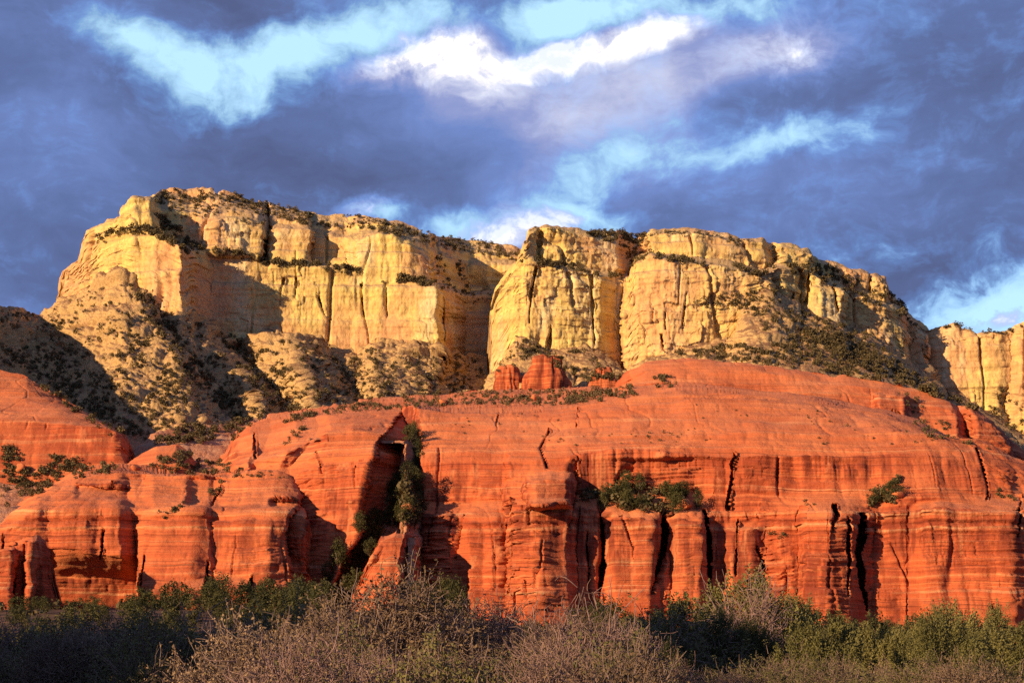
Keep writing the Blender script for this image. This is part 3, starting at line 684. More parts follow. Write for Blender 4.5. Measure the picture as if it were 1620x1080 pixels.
# small red fin standing in the gully
sheet("red_cliff_terrain", "small red sandstone fin standing in the mouth of the gully", 556, 668,
      [([(556, 965), (567, 928), (590, 880), (606, 846), (625, 839), (648, 842), (662, 850), (668, 930)], [(556, 317), (607, 318), (640, 318), (668, 326)]),
       ([(556, 970), (567, 932), (590, 886), (606, 853), (625, 847), (648, 852), (662, 860), (668, 940)], [(556, 313), (607, 313), (640, 313), (668, 322)]),
       (const(975), const(303)), (const(1020), const(301))], disp_red, RED, seed=37, back=14, amp=0.6, step=1.2,
      ribs=[[(556, 900, 10)], [(606, 850, 0), (566, 930, 0)], [(640, 850, 0), (630, 890, 0), (628, 930, 0)], [(645, 850, 5), (636, 890, 6), (634, 930, 6)], [(660, 860, 11), (652, 930, 11)], [(668, 900, 18)]])

# left lower buttress
DT = [(-420, 780), (-150, 800), (0, 826), (43, 791), (83, 769), (133, 755), (187, 749), (283, 752), (360, 753), (393, 741), (433, 743), (455, 753), (472, 768), (482, 790), (500, 830), (508, 900)]
sheet("red_cliff_terrain", "broad ledged red sandstone buttress above the shadowed trees", -420, 506,
      [([(-420, 760), (0, 812), (60, 775), (130, 745), (190, 736), (300, 740), (393, 730), (440, 736), (470, 755), (508, 880)], const(397)),
       (DT, const(342)),
       ([(-420, 830), (0, 838), (60, 796), (292, 796), (300, 806), (450, 805), (482, 812), (508, 905)], const(325)),
       ([(-420, 850), (0, 852), (60, 812), (280, 816), (300, 811), (450, 811), (482, 820), (508, 910)], const(320.5)),
       ([(-420, 975), (0, 962), (100, 957), (200, 952), (330, 950), (400, 970), (508, 972)], const(309)), (const(1030), const(304))],
      disp_red, RED, seed=41, back=30, amp=1.1,
      ribs=[[(-420, 800, 0)], [(75, 780, 0), (75, 868, 1), (75, 905, 12), (75, 960, 18)], [(185, 780, 0), (190, 878, 2), (190, 912, 15), (190, 960, 20)], [(205, 780, 0), (217, 880, 8), (219, 915, 17), (219, 960, 20)], [(240, 780, 0), (224, 880, -1), (225, 960, -1)], [(328, 800, -1), (330, 960, -1.5)], [(336, 800, 0), (338, 960, 1.0)], [(360, 820, 0)], [(430, 780, 0), (425, 850, -2)],
            [(455, 748, 0), (474, 785, 0), (468, 800, 0), (449, 824, -1), (451, 859, -1), (458, 910, -1), (474, 935, -1), (484, 965, -1)],
            [(460, 748, 3), (480, 785, 5), (475, 800, 6), (456, 824, 6), (459, 859, 7), (464, 910, 6), (480, 935, 6), (489, 965, 6)],
            [(478, 748, 10), (489, 785, 10), (484, 820, 4), (478, 850, 2), (480, 880, 6), (490, 935, 9), (496, 965, 10)], [(492, 785, 16), (493, 850, 14), (496, 940, 16), (500, 965, 18)], [(506, 850, 40)]],
      cracks=[[(165, 840, 2, 3), (158, 880, 2.5, 4)], [(330, 890, 2, 3), (327, 925, 4, 4)], [(350, 770, 2, 2), (335, 800, 2, 2)], [(230, 880, 2, 3), (224, 930, 3, 4)], [(10, 850, 2, 3), (3, 880, 2, 3)], [(398, 915, 4, 4), (396, 950, 3, 4)]],
      boxes=[(238, 322, 800, 965, 20, 14, -2.2), (345, 440, 815, 975, 22, 14, -2.2), (92, 152, 770, 905, 18, 14, -1.8), (18, 66, 800, 900, 14, 12, -1.5), (165, 205, 790, 900, 14, 12, -1.5), (300, 350, 756, 800, 14, 8, 3), (195, 235, 752, 800, 10, 8, 3), (120, 205, 770, 792, 8, 5, 3), (430, 470, 792, 806, 6, 4, 3), (355, 395, 915, 975, 6, 6, -3), (300, 330, 925, 975, 7, 10, -3)])

# dark spur at far left
sheet("red_cliff_terrain", "dark jagged red spur with broken pillars in the lower left corner", -420, 96,
      [([(-420, 850), (0, 868), (25, 860), (45, 850), (60, 845), (74, 850), (80, 872), (88, 922), (96, 975)], const(295)),
       ([(-420, 858), (0, 876), (25, 868), (45, 858), (60, 853), (74, 860), (80, 884), (88, 930), (96, 978)], const(291)),
       (const(972), const(286)), (const(1030), const(283))],
      disp_red, RED, seed=43, back=8, amp=0.7, step=1.3,
      ribs=[[(-400, 900, 0)], [(20, 890, -1)], [(26, 890, 1), (26, 960, 3)], [(28, 880, 3), (29, 960, 6)], [(42, 880, 3), (43, 960, 6)], [(45, 880, -1), (46, 960, -1)], [(52, 880, -1), (53, 960, -1)], [(66, 860, 2), (62, 960, 7)], [(96, 900, 12)]])

# upper left red knoll
ET = [(-420, 430), (-150, 530), (0, 584), (40, 597), (90, 625), (130, 650), (150, 663), (180, 680), (197, 692), (207, 712), (212, 735)]
sheet("red_cliff_terrain", "rounded red sandstone knoll with fluted face at the far left", -420, 214,
      [(ET, [(-420, 480), (0, 445), (180, 425), (214, 425)]),
       ([(-420, 640), (0, 668), (100, 674), (165, 679), (190, 690), (205, 714), (214, 738)], [(-420, 410), (0, 402), (180, 400), (200, 403), (214, 420)]),
       ([(-420, 720), (0, 716), (60, 718), (100, 728), (140, 736), (214, 742)], [(-420, 403), (0, 396), (195, 394), (203, 399), (214, 416)]), (const(775), const(388))],
      disp_red, RED, seed=47, back=50, amp=0.8)

# red slab behind the left buttress
sheet("red_cliff_terrain", "smooth red slab poking up behind the left buttress", 165, 345,
      [([(165, 762), (200, 736), (220, 722), (247, 705), (277, 701), (295, 712), (320, 738), (345, 765)], const(385)),
       ([(165, 775), (247, 735), (290, 735), (345, 775)], const(372)), (const(790), const(366))],
      disp_red, RED, seed=53, back=25, amp=0.5, ribs=[[(165, 740, 15)], [(200, 740, 0)], [(300, 740, 0)], [(345, 740, 20)]])

# benches between the red rocks
sheet("terrain", "scrubby bench of red soil above the left buttress", -420, 420,
      [([(-420, 700), (0, 704), (100, 714), (208, 712), (250, 684), (320, 672), (420, 660)], [(-420, 440), (0, 425), (208, 430), (420, 480)]),
       (const(840), const(345))], disp_bench, SOIL, seed=59, back=30)

# three small red buttes at the foot of the golden wall
def mound(name, label, px, py_base, py_top, half_w, Y, seed, flat=0.45):
    """a steep-sided rock: rings of a noisy outline, closed at the top"""
    cx, zb, zt = (px - W0 / 2) / FPX * Y, (HOR - py_base) / FPX * Y - 3, (HOR - py_top) / FPX * Y
    r0 = half_w / FPX * Y
    nt, nr = 96, 46
    th = np.linspace(0, 2 * math.pi, nt)
    t = np.linspace(0, 1, nr)[:, None]
    prof = np.where(t < 0.72, 1 - (1 - flat) * (t / 0.72) ** 1.15, flat * np.sqrt(np.clip(1 - ((t - 0.72) / 0.28) ** 2, 0, 1)))
    c, s_ = np.cos(th)[None], np.sin(th)[None]
    z = zb + (zt - zb) * np.clip(t / 0.9, 0, 1) + 0 * c
    sq = (np.abs(c) ** 4 + np.abs(s_) ** 4) ** -0.25
    out = sq * 0.94 + 0.38 * fbm(c * 2.2 + seed, s_ * 2.2, z / 16, 3, seed) + 0.10 * layers(z + 1.5 * c, 3.2, seed + 2) + 0.09 * fbm(c * 9 + seed, s_ * 9, z / 8, 2, seed + 4)
    P = np.stack([cx + r0 * prof * c * out, Y + 0.85 * r0 * prof * s_ * out, z + 0.6 * fbm(c * 3, s_ * 3, z / 5, 2, seed + 9)], -1)
    ob = mesh_from_grid(name, P, RED, dict(kind='structure', label=label))
    at = ob.data.attributes.new('steepness', 'FLOAT', 'POINT')
    at.data.foreach_set('value', np.full(P.shape[0] * P.shape[1], 0.8, np.float32))
    ALLP.append((P.reshape(-1, 3), grid_normals(P).reshape(-1, 3), name))


mound("butte_terrain", "small squat red butte, leftmost of three under the golden wall", 802, 614, 580, 24, 690, 5, 0.78)
mound("butte_terrain", "tallest of the three little red buttes under the golden wall", 866, 618, 564, 37, 682, 9, 0.70)
mound("butte_terrain", "small rounded red butte, rightmost of three under the golden wall", 953, 620, 582, 24, 684, 14, 0.62)

# ------------------------------------------------------------------ the valley floor
def ground_z(x, y):
    x, y = np.asarray(x, float), np.asarray(y, float)
    z = -1.75 - 1.6 * sstep(15, 70, y)
    left = 1 - sstep(-30, 40, x)
    z = z + (5.8 * left - 1.2 * (1 - left)) * sstep(120, 290, y)
    z = z + 0.25 * vnoise(x / 6, y / 6, 0.4, 401) * sstep(4, 14, y) + 0.5 * vnoise(x / 22, y / 22, 0.9, 402) * sstep(30, 60, y)
    return z


gy = np.concatenate([np.linspace(-400, 0, 20)[:-1], np.linspace(0, 90, 130)[:-1], np.linspace(90, 330, 120)[:-1], np.linspace(330, 6000, 20)])
gx = np.concatenate([np.linspace(-4000, -140, 14)[:-1], np.linspace(-140, 140, 260)[:-1], np.linspace(140, 4000, 14)])
GX, GY = np.meshgrid(gx, gy)
mesh_from_grid("ground", np.stack([GX, GY, ground_z(GX, GY)], -1), SHADED_SOIL, dict(kind='structure', label="red soil valley floor in front of the cliffs"))
# unseen knoll added left of the viewpoint to shade the nearest scrub on that side
ky, kx = np.linspace(-45, 40, 60), np.linspace(-115, -26, 60)
KX, KY = np.meshgrid(kx, ky)
kr = np.hypot((KX + 67) / 24, (KY + 3) / 24)
mesh_from_grid("added_shade_hill", np.stack([KX, KY, -2.6 + 25.5 * (1 - sstep(0.6, 1.05, kr)) + 1.2 * fbm(KX / 7, KY / 7, 0.1, 3, 410)], -1), SOIL, dict(kind='structure', label="unseen knoll added beyond the left edge to shade the near scrub"))

# ------------------------------------------------------------------ plant materials
def leaf_material(name, stops, scale=1.2, trans=0.25):
    m, t = new_mat(name)
    g = t.n('ShaderNodeNewGeometry'); oi = t.n('ShaderNodeObjectInfo')
    n1 = t.noise(t.scale(g.outputs['Position'], (scale,) * 3), 1.0, 3)
    f = t.math('ADD', t.math('MULTIPLY', n1, 0.7), t.math('MULTIPLY', oi.outputs['Random'], 0.3))
    col = t.ramp(f, stops)
    b = t.n('ShaderNodeBsdfPrincipled'); t.set(b.inputs['Base Color'], col); b.inputs['Roughness'].default_value = 0.75
    b.inputs['Specular IOR Level'].default_value = 0.2
    tr = t.n('ShaderNodeBsdfTranslucent'); t.set(tr.inputs[0], col)
    mx = t.n('ShaderNodeMixShader'); mx.inputs[0].default_value = trans
    t.t.links.new(b.outputs[0], mx.inputs[1]); t.t.links.new(tr.outputs[0], mx.inputs[2])
    o = t.n('ShaderNodeOutputMaterial'); t.t.links.new(mx.outputs[0], o.inputs[0])
    return m


LEAF = leaf_material("juniper_foliage", [(0.25, (0.032, 0.034, 0.011)), (0.5, (0.066, 0.064, 0.019)), (0.75, (0.12, 0.105, 0.032))], 1.2, 0.2)
LEAF_OLIVE = leaf_material("olive_foliage", [(0.25, (0.05, 0.05, 0.015)), (0.5, (0.115, 0.105, 0.032)), (0.75, (0.20, 0.17, 0.055))], 1.0, 0.12)
LEAF_DRY = leaf_material("dry_foliage", [(0.25, (0.085, 0.055, 0.028)), (0.5, (0.18, 0.115, 0.06)), (0.75, (0.31, 0.205, 0.115))], 1.3, 0.1)
LEAF_FAR = leaf_material("scrub_foliage", [(0.2, (0.060, 0.046, 0.020)), (0.5, (0.115, 0.086, 0.036)), (0.8, (0.185, 0.135, 0.06))], 0.25, 0.2)


def bark_material(name, c0, c1):
    m, t = new_mat(name)
    g = t.n('ShaderNodeNewGeometry')
    n1 = t.noise(t.scale(g.outputs['Position'], (9, 9, 3)), 1.0, 4)
    finish(t, t.ramp(n1, [(0.3, c0), (0.7, c1)]), 0.9)
    return m


BARK = bark_material("juniper_bark", (0.10, 0.065, 0.045), (0.22, 0.16, 0.12))
TWIG = bark_material("grey_twig", (0.10, 0.062, 0.046), (0.27, 0.185, 0.145))


# ------------------------------------------------------------------ plant meshes
def tri_mesh(name, V, F, mat):
    me = bpy.data.meshes.new(name)
    V = np.asarray(V, np.float32); F = np.asarray(F, np.int32)
    k = F.shape[1]
    me.vertices.add(len(V)); me.vertices.foreach_set('co', V.reshape(-1))
    me.loops.add(F.size); me.loops.foreach_set('vertex_index', F.reshape(-1))
    me.polygons.add(len(F)); me.polygons.foreach_set('loop_start', (np.arange(len(F)) * k).astype(np.int32))
    me.update(calc_edges=True)
    me.materials.append(mat)
    return me


def leaf_quads(C, size, rng, axis=None, slim=0.55):
    """one small diamond for every centre; axis, if given, is the direction a leaf points along"""
    n = len(C)
    a = rng.normal(size=(n, 3)) if axis is None else axis + 0.55 * rng.normal(size=(n, 3))
    a /= np.linalg.norm(a, axis=1, keepdims=True)
    b = np.cross(a, rng.normal(size=(n, 3))); b /= np.maximum(np.linalg.norm(b, axis=1, keepdims=True), 1e-6)
    s = np.asarray(size).reshape(-1, 1) * np.ones((n, 1))
    V = np.stack([C - a * s, C + b * s * slim, C + a * s, C - b * s * slim], 1).reshape(-1, 3)
    return V, np.arange(4 * n).reshape(-1, 4)


def tube(pts, rad, sides=5):
    pts = np.asarray(pts, float); n = len(pts)
    d = np.gradient(pts, axis=0); d /= np.maximum(np.linalg.norm(d, axis=1, keepdims=True), 1e-9)
    ref = np.where(np.abs(d[:, 2:3]) > 0.9, np.array([[1.0, 0, 0]]), np.array([[0, 0, 1.0]]))
    u = np.cross(d, ref); u /= np.linalg.norm(u, axis=1, keepdims=True)
    v = np.cross(d, u)
    an = np.linspace(0, 2 * math.pi, sides, endpoint=False)
    V = pts[:, None] + np.asarray(rad)[:, None, None] * (np.cos(an)[None, :, None] * u[:, None] + np.sin(an)[None, :, None] * v[:, None])
    i = np.arange(n - 1)[:, None] * sides; j = np.arange(sides)[None]; k = (j + 1) % sides
    F = np.stack([i + j, i + k, i + sides + k, i + sides + j], -1).reshape(-1, 4)
    return V.reshape(-1, 3), F


def join(parts):
    V, F, o = [], [], 0
    for v, f in parts:
        V.append(v); F.append(f + o); o += len(v)
    return np.concatenate(V), np.concatenate(F)


def wander(p, d, length, n, rng, curl=0.25, up=0.0):
    pts = [np.array(p, float)]; d = np.array(d, float)
    for _ in range(n):
        d = d + curl * rng.normal(size=3) / math.sqrt(n) + np.array([0, 0, up / n]); d /= np.linalg.norm(d)
        pts.append(pts[-1] + d * length / n)
    return np.array(pts)


def make_tree(seed, height, width, nclump, nleaf, leaf, mat, plume=0.0, trunk_h=0.25):
    """trunk with limbs, and a crown of leaf clumps spread unevenly through its volume"""
    rng = np.random.default_rng(seed)
    tubes, ends = [], []
    tr = wander((0, 0, -0.4), (rng.normal() * 0.15, rng.normal() * 0.15, 1), height * (trunk_h + 0.35) + 0.4, 7, rng, 0.3)
    r0 = height * 0.035
    tubes.append(tube(tr, np.linspace(r0, r0 * 0.45, len(tr)), 6))
    nl = 9
    for i in range(nl):
        b = tr[min(len(tr) - 1, 2 + int(i * 5 / nl))]
        a = i * 2.4 + rng.random()
        L = wander(b, (math.cos(a), math.sin(a), 0.5 + 0.7 * rng.random()), height * rng.uniform(0.25, 0.45), 5, rng, 0.35, 0.5)
        tubes.append(tube(L, np.linspace(r0 * 0.42, r0 * 0.1, len(L)), 4)); ends.append(L[-1]); ends.append(L[3])
    C, A, S = [], [], []
    for k in range(nclump):
        while True:
            q = rng.uniform(-1, 1, 3)
            if 0.25 < np.linalg.norm(q) < 1: break
        shape = (1 - 0.35 * max(q[2], 0))
        c = np.array([q[0] * width / 2 * shape, q[1] * width / 2 * shape, height * (trunk_h * 0.55 + 0.5) + q[2] * height * (0.5 - trunk_h * 0.28)])
        cr = height * rng.uniform(0.09, 0.17)
        m = max(6, int(nleaf / nclump * rng.uniform(0.6, 1.4)))
        off = rng.normal(size=(m, 3)); off /= np.linalg.norm(off, axis=1, keepdims=True)
        off *= (rng.random((m, 1)) ** 0.5) * cr
        if plume:
            off = off * np.array([0.55, 0.55, 1.0 + plume * 0.6])
            off[:, :2] *= np.clip(1.0 - 0.45 * off[:, 2:3] / cr, 0.15, 1.4)
            lean = np.array([q[0], q[1], 0]) * 0.35
            off = off + lean * off[:, 2:3]
        C.append(c + off)
        A.append(np.tile(np.array([q[0] * 0.6, q[1] * 0.6, 0.9 if plume else 0.3]), (m, 1)))
        S.append(leaf * rng.uniform(0.6, 1.35, m))
    C, A, S = np.concatenate(C), np.concatenate(A), np.concatenate(S)
    crown = leaf_quads(C, S, rng, A if plume else None)
    return tri_mesh("trunk", *join(tubes), BARK), tri_mesh("crown", *crown, mat)


def make_shrub(seed, height, radius, ntuft, leaf_n, leaf_s, leaf_mat, twig_mat, twigs=8):
    """rounded many-stemmed bush: stems fan out from the foot, tufts of twigs and leaves fill the outer shell of the dome"""
    rng = np.random.default_rng(seed)
    stems, tw, C = [], [], []
    lump = [rng.normal(size=3) for _ in range(7)]
    lump = [l / np.linalg.norm(l) for l in lump]
    for i in range(ntuft):
        q = rng.normal(size=3); q[2] = abs(q[2]) * 0.9 - 0.12; q /= np.linalg.norm(q)
        bump = 0.80 + 0.28 * max(max(float(q @ l) for l in lump) - 0.55, 0) / 0.45 + 0.10 * rng.normal()
        rr = bump * (1.0 if rng.random() < 0.72 else rng.uniform(0.45, 0.9))
        end = np.array([q[0] * radius * rr, q[1] * radius * rr, height * 0.18 + q[2] * height * 0.80 * rr])
        out = np.array([q[0], q[1], q[2] * 0.8 + 0.35])
        if i % 5 == 0:
            foot = np.array([q[0], q[1], 0]) * rng.uniform(0.03, 0.2)
            mid = 0.5 * (foot + end) + rng.normal(size=3) * 0.08 * height
            t_ = np.linspace(0, 1, 7)[:, None]
            S = (1 - t_) ** 2 * (foot - np.array([0, 0, 0.15])) + 2 * t_ * (1 - t_) * mid + t_ ** 2 * end + rng.normal(size=(7, 3)) * 0.012 * height * np.sin(t_ * 3.14)
            r = rng.uniform(0.010, 0.020) * height / 2.2
            stems.append(tube(S, np.linspace(r, r * 0.4, 7), 4))
        base = end * np.array([0.8, 0.8, 0.86])
        for _ in range(twigs):
            d = out + 0.75 * rng.normal(size=3)
            L = wander(base + rng.normal(size=3) * 0.05 * height, d, height * rng.uniform(0.10, 0.24), 4, rng, 0.8, 0.25)
            tw.append(tube(L, np.linspace(0.0085, 0.004, len(L)), 3))
            C += [L[-1], L[-2], L[2]]
    for _ in range(5):                                  # a few long dead shoots above the dome
        a = rng.random() * 6.28
        L = wander((math.cos(a) * radius * 0.4, math.sin(a) * radius * 0.4, height * 0.6), (math.cos(a) * 0.3, math.sin(a) * 0.3, 1), height * rng.uniform(0.35, 0.6), 6, rng, 0.5, 0.2)
        stems.append(tube(L, np.linspace(0.012, 0.004, len(L)), 4))
    C = np.array(C)
    c = C[rng.integers(0, len(C), leaf_n)]
    lf = leaf_quads(c + rng.normal(size=(leaf_n, 3)) * 0.035, leaf_s * rng.uniform(0.6, 1.4, leaf_n), rng)
    return tri_mesh("stem", *join(stems), twig_mat), tri_mesh("twig", *join(tw), twig_mat), tri_mesh("foliage", *lf, leaf_mat)


TREES_MID = [make_tree(500 + i, h, w, 46, 1500, 0.15, LEAF, 0.0, th) for i, (h, w, th) in enumerate([(5.0, 4.2, 0.2), (5.4, 3.4, 0.22), (4.4, 4.6, 0.16), (5.8, 3.0, 0.2), (4.8, 3.8, 0.25)])]
TREES_SMALL = [make_tree(520 + i, 5.0, w, 26, 1000, 0.19, LEAF_FAR, 0.0, 0.12) for i, w in enumerate((5.2, 4.2, 6.2, 3.6))]
TREES_NEAR = [make_tree(540 + i, h, w, 80, 18000, 0.048, m, 0.7, 0.12) for i, (h, w, m) in enumerate([(4.0, 3.4, LEAF_OLIVE), (4.4, 3.0, LEAF), (3.4, 3.8, LEAF_OLIVE), (4.8, 3.2, LEAF_OLIVE)])]
TWIG_PINK = bark_material("pinkish_twig", (0.11, 0.062, 0.052), (0.34, 0.215, 0.18))
SHRUBS = [make_shrub(560 + i, 2.2, r, nt, nl, ls, m, tm) for i, (r, nt, nl, ls, m, tm) in enumerate([
    (1.45, 330, 9000, 0.021, LEAF_DRY, TWIG_PINK), (1.3, 280, 4500, 0.019, LEAF_DRY, TWIG_PINK), (1.4, 260, 16000, 0.025, LEAF_DRY, TWIG)])]
GREENS = [make_shrub(570 + i, 1.9, 1.5, 300, 16000, 0.024, LEAF_OLIVE, TWIG, 5) for i in range(2)]
BARE = [make_shrub(580 + i, 2.2, 1.1, 120, 500, 0.018, LEAF_DRY, TWIG_PINK, 7) for i in range(2)]


def put(name, loc, rz, sc, label, cat, group, parts):
    r = bpy.data.objects.new(name, None)
    r.empty_display_size = 0.3
    scene.collection.objects.link(r)
    r.location = loc; r.rotation_euler = (0, 0, rz); r.scale = sc
    r['label'], r['category'] = label, cat
    if group: r['group'] = group
    for pn, me in parts:
        o = bpy.data.objects.new(pn, me); scene.collection.objects.link(o); o.parent = r
        if pn in ('twig', 'foliage'): o['kind'] = 'stuff'
    return r


# ------------------------------------------------------------------ where plants stand: the rock surface seen along a photo pixel
P_all = np.concatenate([p for p, n, s_ in ALLP]); N_all = np.concatenate([n for p, n, s_ in ALLP])
sx = (P_all[:, 0] / P_all[:, 1] * FPX + W0 / 2); sy = HOR - P_all[:, 2] / P_all[:, 1] * FPX
CELL = 2.0
nx, ny = int(W0 / CELL), int(H0 / CELL)
ix, iy = np.floor(sx / CELL).astype(int), np.floor(sy / CELL).astype(int)
ok = (ix >= 0) & (ix < nx) & (iy >= 0) & (iy < ny)
sel = np.nonzero(ok)[0]
order = sel[np.argsort(-P_all[sel, 1])]
ZB = np.full((ny, nx), -1, int)
ZB[iy[order], ix[order]] = order             # the nearest vertex is written last


def surface(px, py):
    i, j = int(py / CELL), int(px / CELL)
    if 0 <= i < ny and 0 <= j < nx and ZB[i, j] >= 0:
        return P_all[ZB[i, j]], N_all[ZB[i, j]]
    return None, None


def inside(poly, x, y):
    c = False; n = len(poly)
    for i in range(n):
        (x1, y1), (x2, y2) = poly[i], poly[i - 1]
        if (y1 > y) != (y2 > y) and x < (x2 - x1) * (y - y1) / (y2 - y1) + x1: c = not c
    return c


def band(pl, x0, x1, up, down):
    xs = [x0] + [x for x, y in pl if x0 < x < x1] + [x1]
    ys = [float(curve(pl, np.array(x))) for x in xs]
    return [(x, y - up) for x, y in zip(xs, ys)] + [(x, y + down) for x, y in zip(xs[::-1], ys[::-1])]


